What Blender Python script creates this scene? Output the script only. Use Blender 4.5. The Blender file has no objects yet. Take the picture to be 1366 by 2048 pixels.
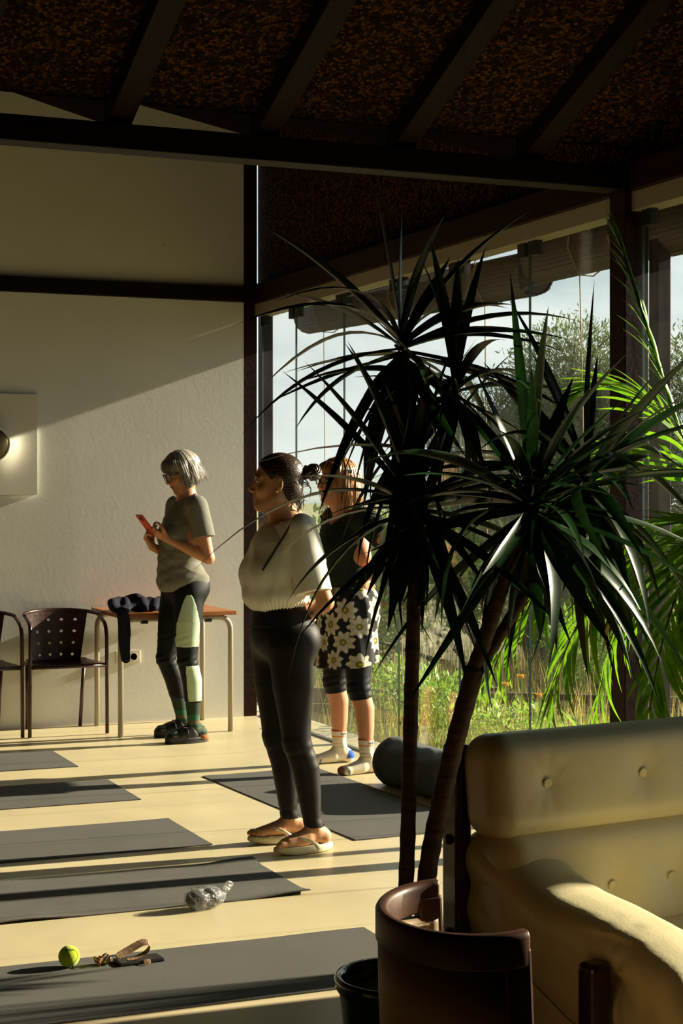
import bpy, bmesh, math, random
import numpy as np
from mathutils import Vector, Matrix

# ------------------------------------------------------------------ camera, sky, sun, exposure
SC = bpy.context.scene
COL = SC.collection
YAW = math.radians(22.85)
cam_d = bpy.data.cameras.new('camera')
cam = bpy.data.objects.new('camera', cam_d)
COL.objects.link(cam)
cam.location = (0, 0, 1.45)
cam.rotation_euler = (math.radians(90), 0, -YAW)
cam_d.sensor_fit = 'VERTICAL'
cam_d.sensor_height = 36.0
cam_d.sensor_width = 24.0
cam_d.lens = 3400.0 / 2048.0 * 36.0
cam_d.shift_y = -37.0 / 2048.0
cam_d.clip_start = 0.05
cam_d.clip_end = 6000
SC.camera = cam

SC.view_settings.view_transform = 'Standard'
SC.view_settings.look = 'None'
SC.view_settings.gamma = 1.0
SC.view_settings.use_curve_mapping = False
SC.view_settings.exposure = 0.22
SC.cycles.use_denoising = True
SC.cycles.max_bounces = 9
SC.cycles.diffuse_bounces = 4
SC.cycles.glossy_bounces = 4
SC.cycles.transparent_max_bounces = 24
SC.cycles.caustics_reflective = False
SC.cycles.caustics_refractive = False
SC.cycles.sample_clamp_indirect = 4.0

SUN_EL, SUN_AZ = math.radians(19.6), math.radians(2.1)
sun_d = bpy.data.lights.new('sun', 'SUN')
sun_d.energy = 13.5
sun_d.color = (1.0, 0.87, 0.66)
sun_d.angle = math.radians(0.9)
sun = bpy.data.objects.new('sun', sun_d)
COL.objects.link(sun)
sun_dir = Vector((-math.cos(SUN_EL) * math.cos(SUN_AZ), math.cos(SUN_EL) * math.sin(SUN_AZ), -math.sin(SUN_EL)))
sun.rotation_euler = sun_dir.to_track_quat('-Z', 'Y').to_euler()
sun.location = (30, 0, 14)

world = bpy.data.worlds.new('sky')
SC.world = world
world.use_nodes = True
wn, wl = world.node_tree.nodes, world.node_tree.links
wn.clear()
w_out = wn.new('ShaderNodeOutputWorld')
w_bg = wn.new('ShaderNodeBackground')
w_tc = wn.new('ShaderNodeTexCoord')
w_map = wn.new('ShaderNodeMapping')
w_map.inputs['Scale'].default_value = (1.0, 1.0, 2.6)
w_noise = wn.new('ShaderNodeTexNoise')
w_noise.inputs['Scale'].default_value = 4.2
w_noise.inputs['Detail'].default_value = 7
w_noise.inputs['Roughness'].default_value = 0.55
w_ramp = wn.new('ShaderNodeValToRGB')
w_ramp.color_ramp.elements[0].position = 0.40
w_ramp.color_ramp.elements[0].color = (0.50, 0.61, 0.65, 1)
w_ramp.color_ramp.elements[1].position = 0.62
w_ramp.color_ramp.elements[1].color = (0.92, 0.97, 0.95, 1)
wl.new(w_tc.outputs['Generated'], w_map.inputs['Vector'])
wl.new(w_map.outputs['Vector'], w_noise.inputs['Vector'])
wl.new(w_noise.outputs['Fac'], w_ramp.inputs['Fac'])
wl.new(w_ramp.outputs['Color'], w_bg.inputs['Color'])
w_bg.inputs['Strength'].default_value = 0.98
wl.new(w_bg.outputs['Background'], w_out.inputs['Surface'])

# ------------------------------------------------------------------ helpers
rnd = random.Random(7)
PI = math.pi
def R(a): return math.radians(a)

def srgb(r, g, b):
    def f(c):
        c /= 255.0
        return c / 12.92 if c <= 0.04045 else ((c + 0.055) / 1.055) ** 2.4
    return (f(r), f(g), f(b), 1.0)

MATS = {}
def mat(name, color=(0.5, 0.5, 0.5, 1), rough=0.6, metal=0.0, var=0.0, vscale=8.0, color2=None, vstretch=(1, 1, 1),
        bump=0.0, bscale=60.0, bstretch=(1, 1, 1), spec=0.5, attr=None, coat=0.0, sheen=0.0, trans=0.0, detail=4.0, sub=0.0):
    """procedural material: base colour mixed with a second by noise, fine noise relief"""
    m = bpy.data.materials.new(name)
    m.use_nodes = True
    nt = m.node_tree
    n, l = nt.nodes, nt.links
    p = n['Principled BSDF']
    p.inputs['Base Color'].default_value = color
    p.inputs['Roughness'].default_value = rough
    p.inputs['Metallic'].default_value = metal
    p.inputs['Specular IOR Level'].default_value = spec
    p.inputs['Coat Weight'].default_value = coat
    p.inputs['Sheen Weight'].default_value = sheen
    if sub:
        p.inputs['Subsurface Weight'].default_value = sub
        p.inputs['Subsurface Radius'].default_value = (0.012, 0.005, 0.003)
        p.inputs['Subsurface Scale'].default_value = 1.0
    tc = n.new('ShaderNodeTexCoord')
    src = None
    if attr:
        a = n.new('ShaderNodeAttribute')
        a.attribute_name = attr
        src = a.outputs['Color']
        l.new(src, p.inputs['Base Color'])
    if var > 0 or color2 is not None:
        mp = n.new('ShaderNodeMapping')
        mp.inputs['Scale'].default_value = vstretch
        nz = n.new('ShaderNodeTexNoise')
        nz.inputs['Scale'].default_value = vscale
        nz.inputs['Detail'].default_value = detail
        l.new(tc.outputs['Object'], mp.inputs['Vector'])
        l.new(mp.outputs['Vector'], nz.inputs['Vector'])
        mx = n.new('ShaderNodeMix')
        mx.data_type = 'RGBA'
        rp = n.new('ShaderNodeMapRange')
        rp.inputs['From Min'].default_value = 0.35
        rp.inputs['From Max'].default_value = 0.65
        l.new(nz.outputs['Fac'], rp.inputs['Value'])
        l.new(rp.outputs['Result'], mx.inputs['Factor'])
        if color2 is None:
            color2 = tuple(c * (1 - var) for c in color[:3]) + (1,)
        if src is not None:
            mx.blend_type = 'MULTIPLY'
            l.new(src, mx.inputs['A'])
            mx.inputs['B'].default_value = (1 - var, 1 - var, 1 - var, 1)
        else:
            mx.inputs['A'].default_value = color
            mx.inputs['B'].default_value = color2
        l.new(mx.outputs['Result'], p.inputs['Base Color'])
    if bump > 0:
        mp2 = n.new('ShaderNodeMapping')
        mp2.inputs['Scale'].default_value = bstretch
        nb = n.new('ShaderNodeTexNoise')
        nb.inputs['Scale'].default_value = bscale
        nb.inputs['Detail'].default_value = 5
        l.new(tc.outputs['Object'], mp2.inputs['Vector'])
        l.new(mp2.outputs['Vector'], nb.inputs['Vector'])
        b = n.new('ShaderNodeBump')
        b.inputs['Strength'].default_value = min(bump, 1.0)
        b.inputs['Distance'].default_value = 0.01
        l.new(nb.outputs['Fac'], b.inputs['Height'])
        l.new(b.outputs['Normal'], p.inputs['Normal'])
    if trans > 0:   # thin leaf: part of the light comes through
        tr = n.new('ShaderNodeBsdfTranslucent')
        ms = n.new('ShaderNodeMixShader')
        ms.inputs['Fac'].default_value = trans
        c = p.inputs['Base Color']
        if c.is_linked:
            l.new(c.links[0].from_socket, tr.inputs['Color'])
        else:
            tr.inputs['Color'].default_value = color
        out = n['Material Output']
        l.new(p.outputs['BSDF'], ms.inputs[1])
        l.new(tr.outputs['BSDF'], ms.inputs[2])
        l.new(ms.outputs['Shader'], out.inputs['Surface'])
    MATS[name] = m
    return m

def link(o, parent=None):
    COL.objects.link(o)
    if parent is not None:
        o.parent = parent
    return o

def tag(o, label=None, cat=None, group=None, kind=None):
    if label: o['label'] = label
    if cat: o['category'] = cat
    if group: o['group'] = group
    if kind: o['kind'] = kind
    return o

def empty(name, loc=(0, 0, 0), rz=0.0):
    o = bpy.data.objects.new(name, None)
    o.empty_display_size = 0.05
    o.location = loc
    o.rotation_euler = (0, 0, rz)
    return link(o)

def thing(name, label, cat, loc=(0, 0, 0), rz=0.0, group=None):
    return tag(empty(name, loc, rz), label, cat, group)

def mesh_np(name, v, faces, smooth=True):
    """mesh from numpy verts and an (n,4) or (n,3) face array, or a list of faces"""
    me = bpy.data.meshes.new(name)
    if isinstance(faces, np.ndarray):
        n, k = faces.shape
        me.vertices.add(len(v))
        me.vertices.foreach_set('co', np.asarray(v, np.float32).ravel())
        me.loops.add(n * k)
        me.loops.foreach_set('vertex_index', faces.astype(np.int32).ravel())
        me.polygons.add(n)
        me.polygons.foreach_set('loop_start', np.arange(0, n * k, k, dtype=np.int32))
        me.polygons.foreach_set('use_smooth', np.full(n, smooth))
        me.update(calc_edges=True)
        me.validate()
    else:
        me.from_pydata([tuple(p) for p in v], [], faces)
        me.polygons.foreach_set('use_smooth', np.full(len(me.polygons), smooth))
        me.update()
    return me

def obj(name, me, m=None, parent=None, loc=None, rot=None):
    o = bpy.data.objects.new(name, me)
    if m is not None and len(me.materials) == 0:
        me.materials.append(MATS[m] if isinstance(m, str) else m)
    link(o, parent)
    if loc is not None: o.location = loc
    if rot is not None: o.rotation_euler = rot
    return o

class MB:
    """collects shapes that make up ONE part"""
    def __init__(self):
        self.v, self.f = [], []
    def add(self, v, f):
        b = len(self.v)
        self.v += [tuple(p) for p in v]
        self.f += [tuple(i + b for i in q) for q in f]
        return self
    def box(self, x0, x1, y0, y1, z0, z1, M=None):
        v = [Vector(p) for p in [(x0, y0, z0), (x1, y0, z0), (x1, y1, z0), (x0, y1, z0), (x0, y0, z1), (x1, y0, z1), (x1, y1, z1), (x0, y1, z1)]]
        if M is not None: v = [M @ p for p in v]
        return self.add(v, [(0, 3, 2, 1), (4, 5, 6, 7), (0, 1, 5, 4), (1, 2, 6, 5), (2, 3, 7, 6), (3, 0, 4, 7)])
    def tube(self, pts, r, n=10, caps=True, flat=None):
        """round tube along pts; r number or list; flat=(a,b) scales the two section axes"""
        pts = [Vector(p) for p in pts]
        k = len(pts)
        rr = r if isinstance(r, (list, tuple)) else [r] * k
        rings = []
        up = None
        for i, p in enumerate(pts):
            t = (pts[min(i + 1, k - 1)] - pts[max(i - 1, 0)])
            t = t.normalized() if t.length > 1e-9 else Vector((0, 0, 1))
            if up is None:
                up = Vector((0, 0, 1)) if abs(t.z) < 0.9 else Vector((1, 0, 0))
            up = (up - t * up.dot(t))
            up = up.normalized() if up.length > 1e-6 else t.orthogonal().normalized()
            s = t.cross(up)
            a, b = flat or (1, 1)
            rings.append([p + (s * math.cos(2 * PI * j / n) * a + up * math.sin(2 * PI * j / n) * b) * rr[i] for j in range(n)])
        v = [q for g in rings for q in g]
        f = []
        for i in range(k - 1):
            for j in range(n):
                f.append((i * n + j, i * n + (j + 1) % n, (i + 1) * n + (j + 1) % n, (i + 1) * n + j))
        if caps:
            f.append(tuple(range(n - 1, -1, -1)))
            f.append(tuple((k - 1) * n + j for j in range(n)))
        return self.add(v, f)
    def lathe(self, prof, n=32, c=(0, 0, 0), closed_bottom=True):
        v, f = [], []
        for (r, z) in prof:
            for j in range(n):
                a = 2 * PI * j / n
                v.append((c[0] + r * math.cos(a), c[1] + r * math.sin(a), c[2] + z))
        for i in range(len(prof) - 1):
            for j in range(n):
                f.append((i * n + j, i * n + (j + 1) % n, (i + 1) * n + (j + 1) % n, (i + 1) * n + j))
        f.append(tuple(range(n - 1, -1, -1)))
        f.append(tuple((len(prof) - 1) * n + j for j in range(n)))
        return self.add(v, f)
    def loft(self, rings, caps=True, closed=True):
        n = len(rings[0])
        v = [q for g in rings for q in g]
        f = []
        for i in range(len(rings) - 1):
            for j in range(n if closed else n - 1):
                f.append((i * n + j, i * n + (j + 1) % n, (i + 1) * n + (j + 1) % n, (i + 1) * n + j))
        if caps and closed:
            f.append(tuple(range(n - 1, -1, -1)))
            f.append(tuple((len(rings) - 1) * n + j for j in range(n)))
        return self.add(v, f)
    def mesh(self, name, smooth=False):
        return mesh_np(name, self.v, self.f, smooth)
    def build(self, name, m, parent=None, loc=None, rot=None, smooth=False, bevel=0.0, seg=2, subsurf=0, solid=0.0):
        o = obj(name, self.mesh(name, smooth), m, parent, loc, rot)
        if solid:
            md = o.modifiers.new('solid', 'SOLIDIFY'); md.thickness = solid; md.offset = 0
        if bevel:
            md = o.modifiers.new('bevel', 'BEVEL'); md.width = bevel; md.segments = seg; md.limit_method = 'ANGLE'; md.angle_limit = R(35)
        if subsurf:
            md = o.modifiers.new('sub', 'SUBSURF'); md.levels = subsurf; md.render_levels = subsurf
        return o

def box(name, x0, x1, y0, y1, z0, z1, m, parent=None, bevel=0.0, kind=None):
    o = MB().box(x0, x1, y0, y1, z0, z1).build(name, m, parent, bevel=bevel)
    if kind: o['kind'] = kind
    return o

def bez(p0, p1, p2, p3, n=12):
    p0, p1, p2, p3 = map(Vector, (p0, p1, p2, p3))
    out = []
    for i in range(n + 1):
        t = i / n
        out.append(p0 * (1 - t) ** 3 + p1 * 3 * t * (1 - t) ** 2 + p2 * 3 * t * t * (1 - t) + p3 * t ** 3)
    return out

def fillet(pts, rad, n=6):
    """polyline with rounded corners"""
    pts = [Vector(p) for p in pts]
    out = [pts[0]]
    for i in range(1, len(pts) - 1):
        a, b, c = pts[i - 1], pts[i], pts[i + 1]
        ra = min(rad, (a - b).length * 0.49, (c - b).length * 0.49)
        s, e = b + (a - b).normalized() * ra, b + (c - b).normalized() * ra
        for j in range(n + 1):
            t = j / n
            out.append(s * (1 - t) ** 2 + b * 2 * t * (1 - t) + e * t * t)
    out.append(pts[-1])
    return out
# ------------------------------------------------------------------ materials of the setting
mat('wall_paint', srgb(226, 226, 220), 0.75, var=0.05, vscale=3, bump=0.035, bscale=45)
mat('side_paint', srgb(120, 104, 78), 0.85, var=0.1, vscale=2)
mat('concrete', srgb(214, 198, 158), 0.34, var=0.14, vscale=2.2, detail=8, bump=0.04, bscale=9, spec=0.35)
mat('sill_stone', srgb(206, 194, 160), 0.6, var=0.12, vscale=6)
mat('dark_wood', srgb(46, 20, 10), 0.55, color2=srgb(26, 11, 6), vscale=5, vstretch=(1, 1, 8), bump=0.1, bscale=30, spec=0.15)
mat('beam_wood', srgb(30, 16, 9), 0.55, color2=srgb(18, 9, 5), vscale=6, vstretch=(0.6, 8, 8), bump=0.12, bscale=30, spec=0.12)
mat('rafter_wood', srgb(38, 21, 11), 0.65, color2=srgb(24, 12, 6), vscale=6, vstretch=(8, 0.8, 8), bump=0.12, bscale=30, spec=0.12)
mat('ivory_metal', srgb(150, 140, 118), 0.45, spec=0.4)
mat('black_metal', srgb(28, 26, 24), 0.5)
mat('outer_wood', srgb(30, 23, 19), 0.7, spec=0.15, var=0.3, vscale=8, vstretch=(1, 1, 6))
mat('track_metal', srgb(120, 116, 104), 0.4, metal=0.7)

def cork():
    m = mat('cork', srgb(92, 58, 26), 0.95, spec=0.1)
    n, l = m.node_tree.nodes, m.node_tree.links
    p = n['Principled BSDF']
    tc = n.new('ShaderNodeTexCoord')
    vo = n.new('ShaderNodeTexVoronoi'); vo.inputs['Scale'].default_value = 70
    v2 = n.new('ShaderNodeTexVoronoi'); v2.inputs['Scale'].default_value = 70; v2.feature = 'DISTANCE_TO_EDGE'
    l.new(tc.outputs['Object'], vo.inputs['Vector']); l.new(tc.outputs['Object'], v2.inputs['Vector'])
    sep = n.new('ShaderNodeSeparateColor'); l.new(vo.outputs['Color'], sep.inputs['Color'])
    rp = n.new('ShaderNodeValToRGB')
    e = rp.color_ramp.elements
    e[0].position = 0.0; e[0].color = srgb(20, 11, 5)
    e[1].position = 1.0; e[1].color = srgb(112, 72, 30)
    k = e.new(0.5); k.color = srgb(50, 29, 12)
    l.new(sep.outputs['Red'], rp.inputs['Fac'])
    mr = n.new('ShaderNodeMapRange'); mr.inputs['From Max'].default_value = 0.09
    l.new(v2.outputs['Distance'], mr.inputs['Value'])
    mx = n.new('ShaderNodeMix'); mx.data_type = 'RGBA'
    mx.inputs['A'].default_value = srgb(14, 8, 4)
    l.new(mr.outputs['Result'], mx.inputs['Factor']); l.new(rp.outputs['Color'], mx.inputs['B'])
    l.new(mx.outputs['Result'], p.inputs['Base Color'])
    b = n.new('ShaderNodeBump'); b.inputs['Strength'].default_value = 0.8; b.inputs['Distance'].default_value = 0.01
    l.new(mr.outputs['Result'], b.inputs['Height']); l.new(b.outputs['Normal'], p.inputs['Normal'])
cork()

def glass():
    m = bpy.data.materials.new('pane_glass'); m.use_nodes = True
    n, l = m.node_tree.nodes, m.node_tree.links
    n.clear()
    o = n.new('ShaderNodeOutputMaterial')
    tr = n.new('ShaderNodeBsdfTransparent'); tr.inputs['Color'].default_value = (0.95, 0.97, 0.95, 1)
    gl = n.new('ShaderNodeBsdfGlossy'); gl.inputs['Roughness'].default_value = 0.0
    df = n.new('ShaderNodeBsdfTranslucent'); df.inputs['Color'].default_value = (0.9, 0.88, 0.8, 1)
    fr = n.new('ShaderNodeFresnel'); fr.inputs['IOR'].default_value = 1.5
    a = n.new('ShaderNodeMixShader'); b = n.new('ShaderNodeMixShader')
    tc = n.new('ShaderNodeTexCoord'); nz = n.new('ShaderNodeTexNoise'); nz.inputs['Scale'].default_value = 3.0; nz.inputs['Detail'].default_value = 5
    mr = n.new('ShaderNodeMapRange'); mr.inputs['From Min'].default_value = 0.35; mr.inputs['From Max'].default_value = 0.75
    mr.inputs['To Min'].default_value = 0.001; mr.inputs['To Max'].default_value = 0.006
    l.new(tc.outputs['Object'], nz.inputs['Vector']); l.new(nz.outputs['Fac'], mr.inputs['Value'])
    ge = n.new('ShaderNodeNewGeometry'); ir = n.new('ShaderNodeMapRange')
    ir.inputs['To Min'].default_value = 1.33; ir.inputs['To Max'].default_value = 1 / 1.33   # same reflectance on both faces of the sheet
    l.new(ge.outputs['Backfacing'], ir.inputs['Value']); l.new(ir.outputs['Result'], fr.inputs['IOR'])
    l.new(fr.outputs['Fac'], a.inputs['Fac']); l.new(tr.outputs['BSDF'], a.inputs[1]); l.new(gl.outputs['BSDF'], a.inputs[2])
    l.new(mr.outputs['Result'], b.inputs['Fac']); l.new(a.outputs['Shader'], b.inputs[1]); l.new(df.outputs['BSDF'], b.inputs[2])
    l.new(b.outputs['Shader'], o.inputs['Surface'])
    MATS['pane_glass'] = m
glass()
mat('glass_edge', srgb(60, 92, 84), 0.2, spec=0.6)

YW = 10.43          # back wall
XW = 3.78           # inner face of the window wall
YP = 5.98           # line of the tie beam and the post
S_NEAR, S_FAR = 0.42, 0.29

# ------------------------------------------------------------------ floor and walls
box('floor', -3.6, 3.9, -3.0, YW + 0.17, -0.12, 0.0, 'concrete', kind='structure')
mat('added_boards', srgb(140, 112, 78), 0.6, color2=srgb(108, 84, 58), vscale=4, vstretch=(1, 8, 1), spec=0.2)  # for the unseen boards added to control bounced light
box('floor_bounce_left', -3.6, 0.2, -3.0, YW, 0.0, 0.012, 'added_boards', kind='structure')  # out of view, added to lower the light bounced off the floor
box('floor_bounce_front', 0.2, 3.75, -3.0, 3.95, 0.0, 0.012, 'added_boards', kind='structure')  # out of view, added to control floor bounce around the sofa
tag(box('sill_strip', 3.9, 4.06, -3.0, 12.0, -0.12, -0.004, 'sill_stone'), kind='structure')
wall = MB()
wall.add([(-3.6, YW, 0), (3.705, YW, 0), (3.705, YW, 4.6), (-3.6, YW, 4.6), (-3.6, YW + 0.17, 0), (3.705, YW + 0.17, 0), (3.705, YW + 0.17, 4.6), (-3.6, YW + 0.17, 4.6)],
         [(0, 1, 2, 3), (5, 4, 7, 6), (1, 5, 6, 2), (4, 0, 3, 7), (3, 2, 6, 7), (4, 5, 1, 0)])
tag(wall.build('wall_back', 'wall_paint'), kind='structure')
box('wall_left', -3.75, -3.6, -3.15, YW + 0.17, 0, 5.2, 'side_paint', kind='structure')
box('wall_right_unseen', 3.78, 3.9, -3.0, 2.2, 0, 2.68, 'side_paint', kind='structure')  # unseen stretch, made solid instead of glass to cut bounced sunlight
box('wall_shade_pier', 3.78, 3.9, 3.27, 4.45, 0, 2.68, 'side_paint', kind='structure')  # unseen pier, added to keep direct sun off the sofa back
box('wall_front', -3.6, 3.9, -3.15, -3.0, 0, 5.2, 'side_paint', kind='structure')

# wooden frame against the back wall and the window wall
box('trim_1', -3.6, 3.705, YW - 0.045, YW, 2.69, 2.782, 'beam_wood', kind='structure', bevel=0.004)
box('trim_2', 3.705, 3.80, YW + 0.004, YW + 0.12, 0, 4.5, 'dark_wood', kind='structure', bevel=0.005)
box('trim_3', 3.745, 3.86, 5.92, 6.04, 0, 2.78, 'dark_wood', kind='structure', bevel=0.005)       # post at the tie beam
box('trim_4', 3.76, 3.90, 6.04, YW, 2.68, 2.80, 'dark_wood', kind='structure', bevel=0.004)       # header over the far bay
box('trim_5', 3.76, 3.90, -3.0, 5.92, 2.68, 2.80, 'dark_wood', kind='structure', bevel=0.004)     # header over the near bay
box('trim_6', 3.775, 3.87, 6.04, YW - 0.02, 2.60, 2.68, 'ivory_metal', kind='structure', bevel=0.003)
box('trim_7', 3.775, 3.87, 2.2, 5.92, 2.60, 2.68, 'ivory_metal', kind='structure', bevel=0.003)
box('trim_8', -3.6, 3.76, 5.94, 6.05, 2.69, 2.782, 'beam_wood', kind='structure', bevel=0.004)    # tie beam under the valley
tag(box('sliding_track', 3.80, 3.835, 6.04, YW - 0.02, -0.002, 0.008, 'track_metal'), kind='structure')
tag(box('sliding_track', 3.80, 3.835, 2.2, 5.92, -0.002, 0.008, 'track_metal'), kind='structure')

# cork-lined gable walls above the window headers
def gable(name, ys):
    b = MB()
    prof = ys
    v = [(3.84, y, z) for (y, z) in prof] + [(3.92, y, z) for (y, z) in prof]
    n = len(prof)
    f = [tuple(range(n - 1, -1, -1)), tuple(range(n, 2 * n))] + [(i, (i + 1) % n, (i + 1) % n + n, i + n) for i in range(n)]
    b.add(v, f)
    tag(b.build(name, 'cork'), kind='structure')
gable('wall_gable_far', [(YP, 2.80), (YW + 0.1, 2.80), (YW + 0.1, 2.86 + S_FAR * (YW + 0.1 - YP)), (YP, 2.86)])
gable('wall_gable_near', [(-3.0, 2.80), (YP, 2.80), (YP, 2.86), (1.5, 2.86 + S_NEAR * (YP - 1.5)), (-3.0, 2.86 + S_NEAR * (YP - 1.5) - S_NEAR * 4.5)])

# ------------------------------------------------------------------ roof: rafters and cork boards meet in a valley over the tie beam
ceiling = empty('ceiling'); tag(ceiling, kind='structure')
RX = [3.351 - 0.567 * i for i in range(-1, 12)]
def slope_box(name, x0, x1, y0, y1, zf, t, m, parent):
    """board between y0 and y1 whose underside follows zf(y)"""
    b = MB()
    b.add([(x0, y0, zf(y0)), (x1, y0, zf(y0)), (x1, y1, zf(y1)), (x0, y1, zf(y1)),
           (x0, y0, zf(y0) + t), (x1, y0, zf(y0) + t), (x1, y1, zf(y1) + t), (x0, y1, zf(y1) + t)],
          [(0, 3, 2, 1), (4, 5, 6, 7), (0, 1, 5, 4), (1, 2, 6, 5), (2, 3, 7, 6), (3, 0, 4, 7)])
    return b.build(name, m, parent)
zn = lambda y: 2.785 + S_NEAR * (YP + 0.02 - y)
zfar = lambda y: 2.785 + S_FAR * (y - YP - 0.02)
for x in RX:
    if x > 3.84: continue
    slope_box('rafter', x - 0.045, x + 0.045, 1.5, YP + 0.04, zn, 0.085, 'rafter_wood', ceiling)
    slope_box('rafter', x - 0.045, x + 0.045, YP + 0.05, YW, zfar, 0.085, 'rafter_wood', ceiling)
for i, x in enumerate(RX[:-1]):
    x0, x1 = RX[i + 1] + 0.002, min(x, 3.90) - 0.002
    ys = [5.99, 5.42, 4.92, 4.42, 3.4, 2.4, 1.5]
    off = 0.0
    for j in range(len(ys) - 1):
        slope_box('cork_board', x0, x1, ys[j + 1] + 0.003, ys[j], lambda y: zn(y) + 0.085, 0.05, 'cork', ceiling)
    slope_box('cork_board', x0, x1, YP + 0.03, YW + 0.1, lambda y: zfar(y) + 0.085, 0.05, 'cork', ceiling)
slope_box('cork_board', -3.6, 3.9, -3.1, 1.5, lambda y: zn(1.5) + 0.085 - S_NEAR * (1.5 - y), 0.05, 'cork', ceiling)
# solid roof deck and eaves over the boards: no daylight leaks through the joints
slope_box('roof_deck', -3.75, 4.55, 1.5, 6.2, lambda y: zn(min(y, YP + 0.02)) + 0.137, 0.05, 'dark_wood', ceiling)
slope_box('roof_deck', -3.75, 4.55, 5.9, YW + 1.0, lambda y: zfar(max(y, YP + 0.02)) + 0.137, 0.05, 'dark_wood', ceiling)
slope_box('roof_deck', -3.75, 4.55, -3.2, 1.5, lambda y: zn(1.5) + 0.137 - S_NEAR * (1.5 - y), 0.05, 'dark_wood', ceiling)

# ------------------------------------------------------------------ frameless glass panes
def pane(win, y0, y1, end_edges=True):
    p = box('pane', 3.812, 3.822, y0 + 0.006, y1 - 0.006, 0.02, 2.585, 'pane_glass', win)
    e = MB().box(3.811, 3.823, y1 - 0.0055, y1 - 0.003, 0.02, 2.585).build('pane_edge', 'glass_edge', win)
    b = MB()
    for yy in (y0 + 0.05, y1 - 0.05):
        b.box(3.80, 3.835, yy - 0.035, yy + 0.035, 2.535, 2.60)
    b.build('clamp', 'black_metal', win)
    b = MB().box(3.80, 3.835, y0 + 0.01, y0 + 0.08, 0.008, 0.07)
    b.build('bottom_clamp', 'track_metal', win)
cuts = [6.06, 6.84, 7.55, 8.27, 9.02, 9.78, 10.38]
w1 = empty('window_1'); tag(w1, kind='structure')
for i in range(len(cuts) - 1): pane(w1, cuts[i], cuts[i + 1])
w2 = empty('window_2'); tag(w2, kind='structure')
for y0, y1 in ((4.47, 5.19), (5.19, 5.90), (2.22, 2.74), (2.74, 3.26)): pane(w2, y0, y1)
# ------------------------------------------------------------------ outside: posts, bamboo blinds, land, shrubs, trees
mat('bamboo', srgb(70, 52, 34), 0.7, color2=srgb(40, 30, 20), vscale=9, vstretch=(3, 0.5, 3))
mat('cord', srgb(150, 126, 88), 0.8)
mat('soil', srgb(120, 104, 62), 0.95, color2=srgb(84, 84, 44), vscale=1.2)
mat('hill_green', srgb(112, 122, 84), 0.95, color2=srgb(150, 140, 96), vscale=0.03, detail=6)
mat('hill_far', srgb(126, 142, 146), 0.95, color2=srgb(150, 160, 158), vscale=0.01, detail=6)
mat('house_white', srgb(196, 198, 194), 0.9)
mat('house_roof', srgb(160, 104, 78), 0.9)
mat('plank_grey', srgb(74, 62, 44), 0.85, var=0.4, vscale=5, vstretch=(1, 1, 5))
mat('olive_leaf', srgb(118, 132, 82), 0.5, color2=srgb(62, 80, 40), vscale=2.2, trans=0.3)
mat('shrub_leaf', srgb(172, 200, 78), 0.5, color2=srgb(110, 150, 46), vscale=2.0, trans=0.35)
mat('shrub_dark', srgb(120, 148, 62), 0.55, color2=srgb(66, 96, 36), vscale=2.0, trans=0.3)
mat('bark', srgb(84, 70, 54), 0.9, var=0.4, vscale=12)
mat('dry_grass', srgb(222, 198, 112), 0.8, color2=srgb(132, 128, 52), vscale=2.5, trans=0.3)
mat('green_blade', srgb(150, 180, 64), 0.6, trans=0.4)
mat('flower_yellow', srgb(226, 170, 30), 0.6, trans=0.3)

po = empty('veranda_post', (4.13, 6.25, 0)); tag(po, 'dark outdoor veranda post beside the window post near the palm', 'post', 'veranda posts')
box('shaft', -0.035, 0.035, -0.035, 0.035, -0.1, 2.95, 'outer_wood', po, bevel=0.006)
box('base_plate', -0.06, 0.06, -0.06, 0.06, -0.1, 0.012, 'black_metal', po)
po = empty('veranda_post', (4.13, 11.17, 0)); tag(po, 'dark outdoor veranda post past the corner of the white wall', 'post', 'veranda posts')
box('shaft', -0.035, 0.035, -0.06, 0.06, -0.1, 2.95, 'outer_wood', po, bevel=0.006)
box('base_plate', -0.06, 0.06, -0.09, 0.09, -0.1, 0.012, 'black_metal', po)
tag(box('outer_beam', 4.10, 4.24, 2.0, 12.0, 2.765, 2.93, 'outer_wood'), kind='structure')

def blind(label, y0, y1, z0, z1, rad, strings):
    """bamboo roller blind rolled up: slats wound round a core, cords hanging"""
    L = math.hypot(y1 - y0, z1 - z0)
    root = empty('bamboo_blind', (4.2, y0, z0)); tag(root, label, 'blind', 'rolled bamboo blinds outside the glass')
    root.rotation_euler = (math.atan2(z1 - z0, y1 - y0), 0, 0)
    MB().tube([(0, 0.01, 0), (0, L - 0.01, 0)], rad * 0.86, 24).build('core', 'bamboo', root)
    n = 34
    w = 2 * PI * rad / n * 0.92
    sm = MB().box(-0.004, 0.004, 0, L, -w / 2, w / 2).mesh('slat')
    for i in range(n):
        a = 2 * PI * i / n
        rr = rad * (1.0 - 0.10 * i / n) + rnd.uniform(-0.002, 0.002)
        o = obj('slat', sm, 'bamboo', root, (rr * math.cos(a), rnd.uniform(-0.012, 0.012), rr * math.sin(a)), (0, -a, 0))
    for s in strings:
        b = MB()
        b.tube([(-rad * .2, s, 2.82 - max(z0, z1)), (-rad - 0.006, s, 0.1), (-rad - 0.015, s, 0), (-rad * 0.6, s, -rad - 0.01), (0.01, s, -rad - 0.012), (rad * 0.9, s, -rad * 0.5)], 0.004, 6)
        b.build('tie_cord', 'cord', root)
        MB().tube([(-rad * 0.4, s + 0.03, -rad), (-rad * 0.4, s - 0.02, -1.2), (-rad * 0.4, s - 0.08, -2.25)], 0.0032, 5).build('pull_cord', 'cord', root)
blind('rolled bamboo blind nearest the white wall corner', 7.47, 10.52, 2.55, 2.625, 0.115, (0.42, 1.5, 2.65))
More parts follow.
